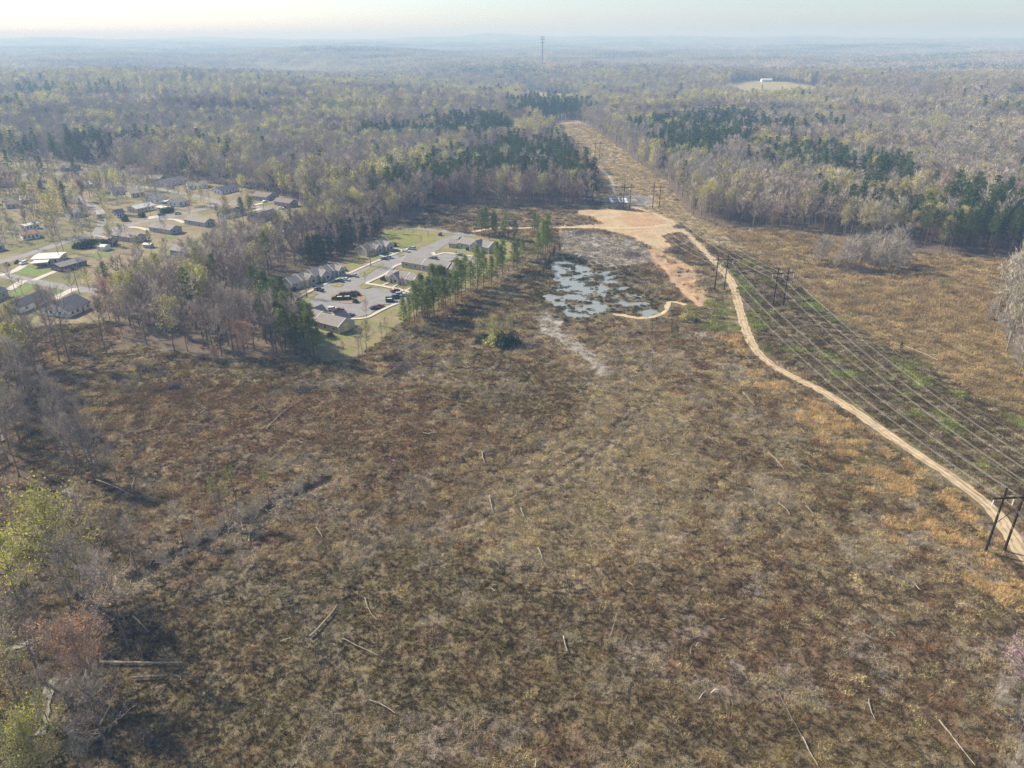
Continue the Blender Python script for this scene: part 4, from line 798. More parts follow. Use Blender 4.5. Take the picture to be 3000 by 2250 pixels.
def pine(seed, h=22, cb=.5, sp=3.2, nl=34, per=26, s_=.32, m_=PN, taper=.75, r0=.24, ns=5, jit=.55, clump=3):
    g_ = np.random.default_rng(seed); b_ = MB(); b_.tube((0, 0, -.4), (g_.normal()*.2, g_.normal()*.2, h*.5), r0, r0*.7, ns); t1 = b_.v[-1]; b_.tube((t1[0], t1[1], h*.5), (g_.normal()*.3, g_.normal()*.3, h), r0*.7, .04, ns)
    cc = []
    for k in range(nl):
        f = (k+g_.random())/nl; z = h*(cb+(1-cb)*f); az = k*2.4+g_.normal()*.4; L = sp*((1-f)**taper*.9+.12)*(.55+.6*g_.random())*(min(1, .45+f*4) if cb > .2 else 1)
        e_ = Vector((math.cos(az)*L, math.sin(az)*L, z+L*.25)); b_.tube((0, 0, z), e_, .06, .02, 3)
        for j in range(clump): cc.append(Vector((0, 0, z)).lerp(e_, .45+.6*(j+.5)/clump))
    cc.append(Vector((0, 0, h))); A = np.array(cc); n_ = per*nl; i = g_.integers(0, len(A), n_); c_ = A[i]+g_.normal(size=(n_, 3))*[jit, jit, jit*.55]
    d = g_.normal(size=(n_, 3)); d[:, 2] = abs(d[:, 2])*.8; d /= np.linalg.norm(d, axis=1)[:, None]; w_ = np.cross(d, g_.normal(size=(n_, 3))); w_ /= np.linalg.norm(w_, axis=1)[:, None]
    V = np.stack([c_-w_*s_*.35, c_+w_*s_*.35, c_+d*s_*2.2], 1).reshape(-1, 3); return b_, PBK, V, [0]*n_, [m_]
KIND = {}
def reg(kind, tname, cname, vs): KIND[kind] = [(b_.mesh(tname, bk), npmesh(cname, V, np.arange(len(V)).reshape(-1, 3), mats, mi)) for b_, bk, V, mi, mats in vs]
reg('bare', 'trunk', 'crown', [decid(10+i, h=21+i % 3*1.5, cb=.42+.05*(i % 3), sp=4+.5*(i % 2), ntw=850, tl=1.5, tw=.034) for i in range(5)])
reg('bare_big', 'trunk', 'crown', [decid(30+i, h=19, cb=.3, sp=6.5, nl=20, ntw=1500, tl=1.5, tw=.024, r0=.34, sub=4) for i in range(3)])
reg('slim', 'trunk', 'crown', [decid(36+i, h=17, cb=.45, sp=2.4, nl=12, ntw=700, tl=1.1, tw=.03, r0=.16) for i in range(3)])
reg('pale', 'trunk', 'crown', [decid(40+i, h=13, cb=.22, sp=4.2, nl=18, ntw=1500, tl=1.7, tw=.035, r0=.2, multi=2+i, twm=TWP, bk=BKP, up=.5) for i in range(3)])
reg('leafing', 'trunk', 'crown', [decid(50+i, h=20+i, cb=.38, sp=4.6, ntw=900, tw=.04, leaf=(1500, .20, LY if i % 2 == 0 else LYT, .9)) for i in range(4)])
reg('leafing_big', 'trunk', 'crown', [decid(55+i, h=17, cb=.3, sp=6.2, nl=20, ntw=1100, tw=.026, leaf=(5600, .11, LY, .75), sub=4) for i in range(2)])
reg('red', 'trunk', 'crown', [decid(60+i, h=14+3*i, cb=.3, sp=5.0, nl=18, ntw=1800, tw=.03, leaf=(5600, .10, (LO, LR)[i % 2], .7)) for i in range(2)])
reg('pink', 'trunk', 'crown', [decid(65, h=7, cb=.2, sp=3.2, nl=16, ntw=900, tl=.9, tw=.025, leaf=(1300, .11, LK, .4), multi=2, r0=.12)])
reg('pine', 'trunk', 'crown', [pine(70+i, h=21+i, cb=.42+.06*(i % 3), sp=3.8, per=34) for i in range(4)])
reg('pine_bright', 'trunk', 'crown', [pine(80+i, h=21+i, cb=.24+.05*(i % 2), sp=4.7, m_=PNL, nl=50, per=62) for i in range(4)])
reg('pine_small', 'trunk', 'crown', [pine(86+i, h=14, cb=.68, sp=1.5, m_=PNL, nl=14, per=26, s_=.2, r0=.11, jit=.3) for i in range(2)])
reg('cedar', 'trunk', 'crown', [pine(90+i, h=15, cb=.1, sp=3.2, m_=EV, nl=46, per=30, taper=.7, s_=.3) for i in range(2)])
NAMES = {'bare': ('bare_tree', 'tree'), 'bare_big': ('bare_tree', 'tree'), 'slim': ('bare_tree', 'tree'), 'pale': ('bare_tree', 'tree'), 'leafing': ('leafing_tree', 'tree'), 'leafing_big': ('leafing_tree', 'tree'), 'red': ('budding_tree', 'tree'),
         'pink': ('blossom_tree', 'tree'), 'pine': ('pine_tree', 'pine tree'), 'pine_bright': ('pine_tree', 'pine tree'), 'pine_small': ('pine_tree', 'pine tree'), 'cedar': ('evergreen_tree', 'evergreen tree')}
NTREE = 0
def tree(kind, x, y, s, label, group=None, rz=None, v=None, sz=None):
    global NTREE
    NTREE += 1; ms = KIND[kind]; tm, cm = ms[(NTREE if v is None else v) % len(ms)]; nm, cat = NAMES[kind]
    o = empty(nm, x, y, random.random()*6.28 if rz is None else rz, s=s); o.scale = (s, s, s*(sz or 1)); tag(o, label, cat, group)
    obj('trunk', tm, o); obj('crown', cm, o); return o
def tpx(kind, px, py, hpx, label, group=None, base=21, **k):
    """tree standing at photo pixel (px, py), hpx pixels tall"""
    p = P(px, py); el = math.atan2(CAMH, p.length); z = p.y*cp+CAMH*sp
    lo, hi = 1, 60
    for _ in range(24):
        m_ = (lo+hi)/2
        if py-proj(p.x, p.y, m_)[1] < hpx: lo = m_
        else: hi = m_
    return tree(kind, p.x, p.y, lo/base, label, group, **k)
HAND = []
# trees one can name, left foreground
for kind, x, y, hp, base, lb in [
 ('bare', 230, 1394, 150, 22, 'tall grey bare tree, left of three in a row left in the clearing'), ('bare', 276, 1410, 165, 22, 'tall grey bare tree, middle of three in a row left in the clearing'),
 ('bare', 300, 1406, 155, 22, 'tall grey bare tree, right of three in a row left in the clearing'), ('slim', 344, 1408, 110, 17, 'thin bare sapling just right of the row of three tall bare trees'),
 ('slim', 167, 1335, 110, 17, 'thin dark bare tree left of the row of three tall bare trees'), ('slim', 100, 1320, 130, 17, 'slim bare tree at the far left above the red budding tree'), ('bare', 20, 1290, 150, 22, 'bare tree beside the pale creek at the left photo edge'),
 ('pine_small', 641, 1528, 130, 14, 'skinny young pine with a small crown, left one above the brush-filled ditch'), ('pine_small', 668, 1512, 95, 14, 'shortest skinny pine between two taller skinny pines'), ('pine_small', 698, 1520, 165, 14, 'tallest skinny pine above the brush-filled ditch'),
 ('slim', 660, 1540, 120, 17, 'bare sapling beside the tallest skinny pine'), ('pine_small', 787, 1469, 95, 14, 'skinny young pine standing apart at the right end of the ditch'), ('slim', 536, 1585, 120, 17, 'grey bare sapling on the ditch bank left of the skinny pines'), ('slim', 590, 1590, 90, 17, 'low bare sapling on the ditch bank'),
 ('leafing_big', 205, 1735, 270, 17, 'large yellow-green leafing tree above the orange budding tree'), ('leafing', 70, 1800, 240, 20, 'pale leafing tree left of the large yellow-green tree'), ('red', 50, 1560, 150, 17, 'dark red budding tree at the left photo edge'),
 ('red', 268, 2040, 205, 14, 'round orange budding tree by the fallen trunks at lower left'), ('leafing_big', -10, 2180, 270, 17, 'bright yellow-green tree cut by the left photo edge'), ('leafing_big', 120, 2290, 190, 17, 'broad yellow-green crown at the bottom left corner'),
 ('bare', 405, 1692, 180, 22, 'bare tree standing alone where shadows fall to the right, below the ditch'), ('bare', 376, 1898, 250, 22, 'tall leaning dark bare tree right of the orange budding tree'), ('bare', 272, 1828, 260, 22, 'tall bare tree behind the orange budding tree'),
 ('bare', 215, 1750, 200, 22, 'bare tree hidden among the branches of the large yellow-green tree'), ('bare_big', 120, 1990, 220, 19, 'broad bare tree left of the orange budding tree'), ('bare_big', 325, 2215, 230, 19, 'broad grey bare tree below the fallen trunks'), ('slim', 300, 1860, 200, 17, 'thin dark bare stem beside the tall bare tree behind the orange crown'),
 ('slim', 140, 2110, 150, 17, 'left of two dark stems over the lower creek'), ('slim', 182, 2120, 165, 17, 'right of two dark stems over the lower creek'), ('bare', 20, 1740, 190, 22, 'bare tree at the left photo edge above the creek'), ('bare_big', 60, 2070, 200, 19, 'broad bare tree behind the bright yellow-green tree at the left edge'),
 ('bare_big', 250, 1560, 120, 19, 'low spreading bare tree above the yellow-green crown'), ('slim', 330, 1600, 110, 17, 'thin bare sapling between the yellow-green crown and the ditch'), ('leafing', 20, 1240, 110, 20, 'pale green leafing tree at the left edge above the white creek'), ('bare_big', 60, 1290, 130, 19, 'grey rounded bare tree right of the pale green leafing tree at the left edge'), ('bare_big', 170, 1250, 130, 19, 'grey rounded bare tree in the left part of the clearing'),
 ('bare', 175, 1060, 200, 22, 'left of the two tallest forked trees before the white gabled house'), ('bare', 205, 1062, 220, 22, 'right of the two tallest forked trees before the white gabled house'), ('bare', 318, 1050, 170, 22, 'tall leaning bare tree right of the white gabled house'), ('bare', 430, 1010, 180, 22, 'tall straight bare tree in the reddish belt beyond the clearing'),
 ('cedar', 650, 1030, 80, 15, 'lone dark evergreen at the foot of the grey belt'), ('red', 632, 1062, 50, 17, 'small orange budding sapling leaning out of the grey belt'), ('cedar', 575, 960, 95, 15, 'dark round evergreen in the middle of the grey bare belt'),
 ('red', 300, 940, 75, 17, 'reddish budding tree beside the white gabled house'), ('red', 480, 880, 60, 17, 'red budding tree on the far side of the bare belt'), ('red', 30, 565, 60, 17, 'red budding tree at the left edge of the neighbourhood'),
 ('leafing_big', 165, 690, 115, 17, 'big yellow-green leafing tree in the middle left of the neighbourhood'), ('leafing_big', 90, 620, 80, 17, 'round yellow-green tree left of a dark pine in the neighbourhood'), ('pine', 140, 625, 95, 22, 'tall dark pine behind the big yellow-green tree'), ('pine', 195, 610, 75, 22, 'shorter dark pine right of the tall dark pine in the neighbourhood'),
 ('leafing', 322, 690, 80, 20, 'slim yellow-green tree on the verge of the upper street'), ('leafing_big', 300, 560, 60, 17, 'yellow-green crowned tree near the far upper street'), ('red', 245, 590, 70, 17, 'orange budding tree in the upper middle of the neighbourhood'), ('bare_big', 300, 610, 90, 19, 'broad bare grey tree left of the cream house'),
 ('pine', 445, 745, 65, 22, 'lone round pine beside the low white roofed shed'), ('bare_big', 555, 600, 75, 19, 'bare fan-shaped tree right of the hipped house'), ('slim', 600, 607, 55, 17, 'left of two thin bare trees on the grass triangle'), ('slim', 618, 607, 60, 17, 'right of two thin bare trees on the grass triangle'), ('bare', 466, 606, 80, 22, 'bare tree before the pale house with the dark roof'),
 ('slim', 186, 735, 100, 17, 'bare tree before the cluttered dark house'), ('slim', 177, 765, 110, 17, 'tall thin bare tree between the carport house and the dark house'), ('leafing', 262, 850, 60, 20, 'small yellow-green tree beside the lower street'), ('cedar', 375, 870, 50, 15, 'green evergreen by the lower street inside the bare belt'),
 # complex
 ('bare_big', 900, 872, 60, 19, 'bare tree on the grass island at the lower left of the lot'), ('bare_big', 1086, 780, 70, 19, 'bare tree on the grass island by the entrance drive'), ('bare', 1052, 775, 40, 22, 'small bare tree on the lawn between the two left apartment rows'), ('slim', 1070, 838, 40, 17, 'small bare tree on the kerb point in the middle of the lot'),
 ('bare_big', 1184, 862, 50, 19, 'bare tree in front of the two-gabled row'), ('bare', 1076, 946, 65, 22, 'slim bare tree on the verge at the bottom of the lot'), ('bare', 1058, 880, 20, 22, 'small bare pinkish tree on the island'), ('bare', 1186, 685, 40, 22, 'bare tree on the green lawn near the street'), ('slim', 1235, 722, 30, 17, 'small bare tree on the green lawn by the drive'), ('slim', 1211, 695, 24, 17, 'young tree in the middle of the green lawn'),
 ('slim', 1255, 703, 26, 17, 'young tree on the green lawn near the brown bush'), ('bare', 1338, 772, 38, 22, 'forked bare tree in the right part of the lot'), ('leafing', 1018, 982, 34, 20, 'small orange-green tree at the back corner of the bottom row'), ('bare', 1062, 1040, 78, 22, 'bare tree at the edge of the lawn behind the bottom row, left of a pair'), ('bare', 1052, 1046, 60, 22, 'thin bare tree at the lawn edge below the bottom row'),
 ('leafing', 1075, 1035, 85, 20, 'faintly green tree at the lawn edge below the bottom row'), ('slim', 1120, 1005, 60, 17, 'slim tree between the lawn and the bright pines'), ('slim', 1135, 1000, 72, 17, 'slim bare stem left of the bright leafy pine'), ('slim', 1008, 1050, 50, 17, 'thin stem on the lower lawn edge'), ('slim', 985, 1052, 46, 17, 'thin pale stem on the lawn edge by the dark pines'),
 ('leafing_big', 1450, 1005, 75, 17, 'spreading pale green tree standing in the brown clearing'), ('leafing', 1492, 1000, 70, 20, 'yellowish tree at the right side of the spreading pale green tree'), ('cedar', 1475, 1015, 40, 15, 'dark evergreen mass under the spreading pale green tree'), ('leafing', 1405, 995, 55, 20, 'small pale tree at the left side of the spreading pale green tree'),
 ('leafing_big', 2016, 940, 45, 17, 'bright green round bush below the clay bank'), ('cedar', 2637, 1032, 28, 15, 'dark round bush at the end of a pale log in the golden field'), ('cedar', 1735, 535, 36, 15, 'dark round pine at the left edge of the power line corridor'), ('cedar', 1745, 565, 30, 15, 'green pine at the corner of the forest by the corridor'),
 ('pine', 1546, 420, 34, 22, 'left one of two lone pines left of the power line corridor'), ('pine', 1556, 422, 36, 22, 'right one of two lone pines left of the power line corridor'), ('cedar', 1660, 470, 34, 15, 'dark round pine sticking up at the left side of the corridor'),
 ('cedar', 2950, 390, 30, 15, 'lone dark round evergreen in the bare forest at far right'), ('pine', 372, 300, 48, 22, 'big dark tree standing before the far warehouses'), ('pine', 548, 290, 30, 22, 'dark conical tree right of the big dark tree before the far warehouses'),
 ('cedar', 2232, 268, 16, 15, 'left dark round tree on the grassy hill'), ('cedar', 2290, 272, 14, 15, 'right dark round tree on the grassy hill'),
 ('pink', 2968, 2010, 120, 7, 'pink blossoming tree at the right photo edge in the lower corner'), ('pink', 2995, 1000, 30, 7, 'small pink blossoming tree at the right photo edge beside the golden field'),
 ('pine', 2985, 2160, 200, 22, 'green pine at the lower right photo edge'), ('slim', 2870, 1860, 45, 17, 'pale dead sapling at the right edge of the clearing')]:
    HAND.append(tuple(P(x, y))); tpx(kind, x, y, hp, lb, base=base, v=((0 if 'orange' in lb or 'reddish' in lb else 1) if kind == 'red' else None))
# the row of bright pines between the lot and the clearing
g1 = 'bright green pines in the row between the lot and the clearing'
for x, y, hp in [(1185, 965, 95), (1259, 938, 125), (1255, 950, 105), (1273, 929, 140), (1237, 927, 130), (1287, 905, 125), (1294, 903, 120), (1306, 903, 110), (1221, 929, 100), (1336, 893, 100), (1341, 877, 115), (1400, 849, 120), (1417, 840, 115), (1364, 847, 100),
                 (1456, 814, 100), (1473, 805, 95), (1465, 807, 90), (1505, 795, 85), (1515, 793, 90), (1530, 765, 60), (1576, 765, 90), (1597, 746, 100), (1604, 741, 105), (1380, 862, 90), (1320, 890, 95), (1440, 835, 85), (1200, 955, 80), (1215, 945, 110), (1246, 935, 115), (1300, 912, 100), (1352, 872, 105), (1590, 752, 95)]:
    HAND.append(tuple(P(x, y))); tpx('pine_bright', x, y, hp, ('tall' if hp > 114 else 'shorter' if hp < 98 else 'medium tall')+' bright green pine in the row beside the lot, '+('near its left end' if x < 1230 else 'left of its middle' if x < 1280 else 'at its middle' if x < 1330 else 'right of its middle' if x < 1430 else 'towards the pond'), g1, base=22)
for x, y, hp in [(1423, 692, 88), (1411, 690, 75), (1447, 694, 75), (1480, 701, 72), (1472, 700, 60), (1509, 703, 60), (1451, 695, 60), (1565, 690, 60), (1574, 688, 62), (1590, 705, 62)]:
    HAND.append(tuple(P(x, y))); tpx('pine_bright', x, y, hp, 'green pine in the small clump above the community building, beside the dirt track', 'pines in the clump above the community building', base=22)
g_ = np.random.default_rng(5)
for i in range(16):
    x, y = [(1420+i*12, 700) if i < 8 else (1590+(i-8)*7, 800-(i-8)*9)][0]; q = P(x+g_.normal()*4, y+g_.normal()*3); HAND.append(tuple(q)); tree('cedar', q.x, q.y, .26+.1*g_.random(), 'low dark evergreen scrub tree %s' % ('under the clump of pines by the dirt track' if i < 8 else 'at the left bank of the pond'), 'dark scrub trees %s' % ('under the pine clump' if i < 8 else 'at the pond bank'))
# dark pines at the left end of the lot, pale trees of the small grove, right edge thicket
def SZ(q): return 'low' if q < .33 else 'tall' if q > .66 else 'middling'
def scatter_poly(poly, sp_, seed, f, jit=.9):
    g_ = np.random.default_rng(seed); lo = poly.min(0); hi = poly.max(0); n_ = 0
    xs_, ys_ = np.meshgrid(np.arange(lo[0], hi[0], sp_), np.arange(lo[1], hi[1], sp_)); xs_ = xs_.ravel()+g_.uniform(-.5, .5, xs_.size)*sp_*jit; ys_ = ys_.ravel()+g_.uniform(-.5, .5, ys_.size)*sp_*jit
    k = inpoly(xs_, ys_, poly)
    for x, y in zip(xs_[k], ys_[k]): f(x, y, g_); n_ += 1
    return n_
DKP = PL([(770, 1000), (830, 1040), (935, 1058), (925, 1035), (880, 1000), (860, 960), (800, 950), (760, 965)])
scatter_poly(DKP, 4.6, 3, lambda x, y, g: (lambda q: tree('pine_bright' if g.random() < .35 else 'pine', x, y, .72+.25*q, SZ(q)+' dark pine in the dense clump left of the lawn behind the bottom apartment row', 'dark pines in the clump left of the lot'))(g.random()))
GROVE = PL([(2365, 775), (2440, 795), (2560, 803), (2680, 800), (2650, 760), (2560, 745), (2420, 748)])
scatter_poly(GROVE, 8.5, 4, lambda x, y, g: (lambda q: tree('pale', x, y, .7+.6*q, SZ(q)+' pale bare multi-stemmed tree in the small grove between the forest and the golden field', 'pale bare trees of the small grove'))(g.random()))
tpx('pale', 2605, 788, 110, 'largest and palest fan-shaped bare tree at the right end of the small grove', base=12)
EDGE = PL([(2890, 930), (2950, 860), (3000, 780), (3120, 780), (3180, 1190), (3050, 1170), (2980, 1090), (2930, 1000)])
scatter_poly(EDGE, 7.5, 6, lambda x, y, g: (lambda q: tree('pale', x, y, .45+.35*q, SZ(q)+' pale bare thicket tree along the right side of the golden field', 'pale bare trees along the golden field'))(g.random()))
EDGE2 = PL([(2920, 1960), (2985, 1900), (3200, 1950), (3200, 2400), (2890, 2400), (2900, 2150)])
scatter_poly(EDGE2, 4.2, 8, lambda x, y, g: (lambda q: tree('pale', x, y, .28+.16*q, SZ(q)+' pale tangled bare sapling in the lower right corner thicket', 'pale saplings in the lower right corner'))(g.random()))
LEFTB = PL([(-60, 1480), (120, 1540), (170, 1700), (330, 1700), (340, 1900), (260, 2130), (330, 2300), (-60, 2300)])
scatter_poly(LEFTB, 9.0, 9, lambda x, y, g: (lambda q: tree('bare' if g.random() < .35 else 'slim', x, y, .4+.35*q, SZ(q)+' grey bare tree in the thin wood along the creek at the lower left', 'grey bare trees along the lower left creek'))(g.random()))
LEFTD = PL([(-60, 1012), (130, 1062), (170, 1110), (100, 1180), (-60, 1200)])
scatter_poly(LEFTD, 6.5, 14, lambda x, y, g: (lambda q: tree('bare' if g.random() < .8 else 'leafing', x, y, .75+.4*q, SZ(q)+' thin tree at the far left, just above the open wood of the clearing', 'thin trees at the upper left of the clearing'))(g.random()))
LEFTC = PL([(-60, 1080), (60, 1100), (140, 1180), (330, 1400), (180, 1420), (-60, 1400)])
scatter_poly(LEFTC, 7.5, 10, lambda x, y, g: (lambda q: tree('bare' if g.random() < .6 else 'slim', x, y, .6+.42*q, SZ(q)+' grey bare tree in the open wood at the left side of the clearing', 'grey bare trees at the left of the clearing'))(g.random()))
DIT = PL([(390, 1680), (560, 1585), (760, 1480), (880, 1425), (900, 1450), (700, 1570), (560, 1640), (430, 1710)])
scatter_poly(DIT, 3.4, 11, lambda x, y, g: (lambda q: tree('pale' if g.random() < .5 else 'slim', x, y, .22+.26*q, SZ(q)+' low bare brush tree growing along the dark ditch in the clearing', 'bare brush trees along the ditch'))(g.random()))

# ------------------------------------------------------------------ woodland
def joined(kind_vs, nm):
    out = []
    for b_, bk, V, mi, mats in kind_vs:
        tv = np.array(b_.v); T = []
        for f in b_.f:
            for j in range(1, len(f)-1): T.append((f[0], f[j], f[j+1]))
        Vv = np.concatenate([tv, V]); F_ = np.concatenate([np.array(T), np.arange(len(V)).reshape(-1, 3)+len(tv)]); out.append(npmesh(nm, Vv, F_, [bk]+list(mats), [0]*len(T)+[i+1 for i in mi]))
    return out
LO_ = {'bare': joined([decid(110+i, h=20+i, cb=.4, sp=4.2, nl=9, ntw=420, tl=1.7, tw=.085, ns=3, sub=1) for i in range(4)]+[decid(160+i, h=19+i, cb=.4, sp=4.0, nl=9, ntw=420, tl=1.7, tw=.085, ns=3, sub=1, twm=TWD) for i in range(2)]+[decid(164+i, h=21+i, cb=.35, sp=4.6, nl=9, ntw=460, tl=1.9, tw=.085, ns=3, sub=1, twm=TWP, bk=BKP) for i in range(2)], 'bare_tree_mesh'),
       'leafing': joined([decid(120+i, h=20+i, cb=.4, sp=4.4, nl=9, ntw=200, tl=1.5, tw=.085, ns=3, sub=1, leaf=(520, .36, (LY, LYT, LYT)[i % 3], 1.1)) for i in range(3)], 'leafing_tree_mesh'),
       'red': joined([decid(130+i, h=19, cb=.4, sp=4.4, nl=9, ntw=260, tl=1.5, tw=.085, ns=3, sub=1, leaf=(260, .28, (LO, LR)[i], 1.0)) for i in range(2)], 'budding_tree_mesh'),
       'pine': joined([pine(140+i, h=22+i, cb=.36, sp=4.3, nl=24, per=24, s_=.52, ns=3) for i in range(3)], 'pine_tree_mesh'),
       'cedar': joined([pine(150, h=15, cb=.1, sp=3.2, nl=26, per=18, m_=EV, s_=.5, ns=3)], 'evergreen_tree_mesh')}
def gn_scatter(name, pts, rot, scl, idx, meshes, label, cat):
    col_ = bpy.data.collections.new(name+'_sources')
    for i, m_ in enumerate(meshes): col_.objects.link(bpy.data.objects.new('%02d_%s' % (i, name), m_))
    me = bpy.data.meshes.new(name); me.vertices.add(len(pts)); me.vertices.foreach_set('co', np.asarray(pts, np.float32).ravel())
    for an, ty, dat in (('rot', 'FLOAT', rot), ('scl', 'FLOAT', scl), ('idx', 'INT', idx)):
        at = me.attributes.new(an, ty, 'POINT'); at.data.foreach_set('value', np.asarray(dat, np.float32 if ty == 'FLOAT' else np.int32))
    me.update(); o = obj(name, me); tag(o, label, cat, None, 'stuff')
    ng = bpy.data.node_groups.new(name, 'GeometryNodeTree'); ng.interface.new_socket('Geometry', in_out='INPUT', socket_type='NodeSocketGeometry'); ng.interface.new_socket('Geometry', in_out='OUTPUT', socket_type='NodeSocketGeometry')
    N = ng.nodes; gi = N.new('NodeGroupInput'); go = N.new('NodeGroupOutput'); ip = N.new('GeometryNodeInstanceOnPoints'); ci = N.new('GeometryNodeCollectionInfo')
    ci.inputs['Collection'].default_value = col_; ci.inputs['Separate Children'].default_value = True; ci.inputs['Reset Children'].default_value = True; ip.inputs['Pick Instance'].default_value = True
    def na(nm_, dt): q = N.new('GeometryNodeInputNamedAttribute'); q.data_type = dt; q.inputs['Name'].default_value = nm_; return q.outputs['Attribute']
    cx = N.new('ShaderNodeCombineXYZ'); ng.links.new(na('rot', 'FLOAT'), cx.inputs['Z']); er = N.new('FunctionNodeEulerToRotation'); ng.links.new(cx.outputs[0], er.inputs[0])
    ng.links.new(gi.outputs[0], ip.inputs['Points']); ng.links.new(ci.outputs[0], ip.inputs['Instance']); ng.links.new(na('idx', 'INT'), ip.inputs['Instance Index']); ng.links.new(er.outputs[0], ip.inputs['Rotation'])
    ng.links.new(na('scl', 'FLOAT'), ip.inputs['Scale']); ng.links.new(ip.outputs[0], go.inputs[0])
    md = o.modifiers.new('scatter', 'NODES'); md.node_group = ng; return o
PINEZ = [(PL(p), w) for p, w in [([(1130, 600), (1240, 560), (1330, 500), (1500, 480), (1640, 450), (1700, 500), (1750, 570), (1740, 597), (1560, 575), (1500, 590), (1330, 585), (1240, 603), (1120, 640), (1080, 640)], .75),
   ([(1030, 430), (1180, 425), (1300, 392), (1420, 385), (1520, 405), (1510, 440), (1250, 455), (1050, 450)], .8), ([(1500, 335), (1700, 330), (1715, 370), (1550, 375), (1500, 365)], .97),
   ([(1850, 410), (2000, 385), (2200, 380), (2240, 440), (2150, 470), (2100, 500), (2010, 530), (1900, 470)], .75), ([(2180, 480), (2400, 480), (2610, 530), (2640, 590), (2400, 590), (2200, 550)], .6),
   ([(2400, 620), (2700, 630), (3100, 630), (3100, 762), (2700, 736), (2440, 698)], .72), ([(2240, 395), (2420, 400), (2420, 430), (2250, 430)], .4),
   ([(700, 1050), (935, 1060), (900, 1000), (840, 960), (780, 930), (740, 960)], .6), ([(560, 980), (600, 1000), (640, 960), (600, 930)], .5), ([(180, 500), (420, 470), (420, 440), (180, 450)], .45), ([(0, 330), (330, 310), (330, 290), (0, 300)], .5)]]
BELT = PL([(940, 800), (1010, 765), (1120, 708), (1122, 680), (1060, 675), (960, 715), (860, 770), (900, 800)])
FOOTA = np.array(FOOT); HANDA = np.array(HAND)
rdl = [(PL(pts), w) for _, pts, w in RD]
def grid(y0, y1, sp_, seed, wid=.80, pad=60):
    g_ = np.random.default_rng(seed); yy = np.arange(y0, y1, sp_); P_ = []
    for y in yy: hw_ = wid*y+pad; x = np.arange(-hw_, hw_, sp_); P_.append(np.stack([x, np.full(len(x), y)], 1))
    P_ = np.concatenate(P_); return P_+g_.uniform(-.46, .46, P_.shape)*sp_, g_
def kinds(x, y, g_, far=0):
    r = g_.random(len(x)); k = np.zeros(len(x), int)      # 0 bare 1 leafing 2 red 3 pine 4 cedar
    n1 = fbm(x, y, 90, 3, 91); n2 = fbm(x, y, 260, 3, 95)
    lf = .09+.42*sm(.52, .67, n1)+far*.28*sm(.42, .58, n2); k[r < lf] = 1; k[(r > .965)] = 2; r2 = g_.random(len(x))
    k[r2 < .012+.22*sm(.66, .78, n2)] = 3; k[r2 > .994] = 4
    xj = x+(fbm(x, y, 45, 3, 171)-.5)*75; yj = y+(fbm(x, y, 45, 3, 173)-.5)*110
    for p, w in PINEZ: m_ = inpoly(xj, yj, p) & (g_.random(len(x)) < w); k[m_] = 3
    m_ = inpoly(x, y, BELT) & (g_.random(len(x)) < .9); k[m_] = 4
    return k
pts, g_ = grid(215, 1150, 5.4, 77)
x, y = pts[:, 0], pts[:, 1]; jx = x+(fbm(x, y, 20, 2, 61)-.5)*8; jy = y+(fbm(x, y, 20, 2, 63)-.5)*8
keep = ~inpoly(jx, jy, OPEN); r = g_.random(len(x)); keep &= ~(inpoly(x, y, THIN2) & (r > .13)); hd = inpoly(x, y, HOOD); ppx, ppy = proj(x, y)
keep &= ~(hd & (r > np.where(inpoly(x, y, THIN), .45, np.where((ppx < 280) & (ppy < 720), .42, np.where(ppy < 565, .6, np.where((ppx > 640) & (ppy > 640), .4, .10))))))
for p in FIELDS: keep &= ~inpoly(x, y, p)
for p, w in rdl: keep &= pldist(x, y, p) > w/2+2.5
for fx, fy, fr in FOOTA: keep &= np.hypot(x-fx, y-fy) > fr
for hx, hy in HANDA: keep &= np.hypot(x-hx, y-hy) > 2.5
keep &= ~inpoly(x, y, COMPLEX); keep &= fbm(x, y, 28, 3, 205) < .68
x, y = x[keep], y[keep]; K = kinds(x, y, g_, 0); D = np.hypot(x, y); K[np.hypot(x, y) > 1e9] = 0
blf = (K == 1) & (proj(x, y)[0] < 930) & (proj(x, y)[1] > 640) & (g_.random(len(x)) < .82); K[blf] = 0
left_red = inpoly(x, y, PL([(150, 1060), (430, 1010), (500, 900), (330, 900), (200, 960)])) & (g_.random(len(x)) < .14); K[left_red] = 2
order = np.argsort(D); cnt = {}; used = np.zeros(len(x), bool)
LIM = {0: max(20, 296-sum(1 for o in bpy.data.objects if o.name.startswith('bare_tree') and o.type == 'EMPTY')), 1: 110, 2: 60, 3: 130, 4: 90}
def where(px, py):
    if py > 900: return 'belt above the clearing, ' + ('by the white gabled house' if px < 330 else 'in the middle' if px < 560 else 'left of the dark pine clump')
    if px < 900 and py > 560: return 'neighbourhood, ' + (('far left, above the lower street' if py > 700 else 'far left, along the upper street') if px < 330 else 'between the two streets' if py > 700 else 'around the upper street houses')
    if px < 1150: return 'wood beside the lot, ' + ('left of the long apartment row' if py > 720 else 'above the short apartment row' if px > 900 else 'behind the upper street')
    if px < 1760: return 'forest behind the dirt pad, ' + ('left part' if px < 1350 else 'middle part' if px < 1560 else 'next to the power line')
    return 'right-hand forest, ' + ('beside the corridor' if px < 2150 else 'left of the pale grove' if px < 2400 else 'behind the pale grove' if px < 2700 else 'above the golden field')
KN = ['bare', 'leafing', 'red', 'pine', 'cedar']; KL = ['grey bare tree in the %s', 'yellow-green leafing tree in the %s', 'reddish budding tree in the %s', 'dark pine in the %s', 'dark dense evergreen in the %s']
ppx, ppy = proj(x, y)
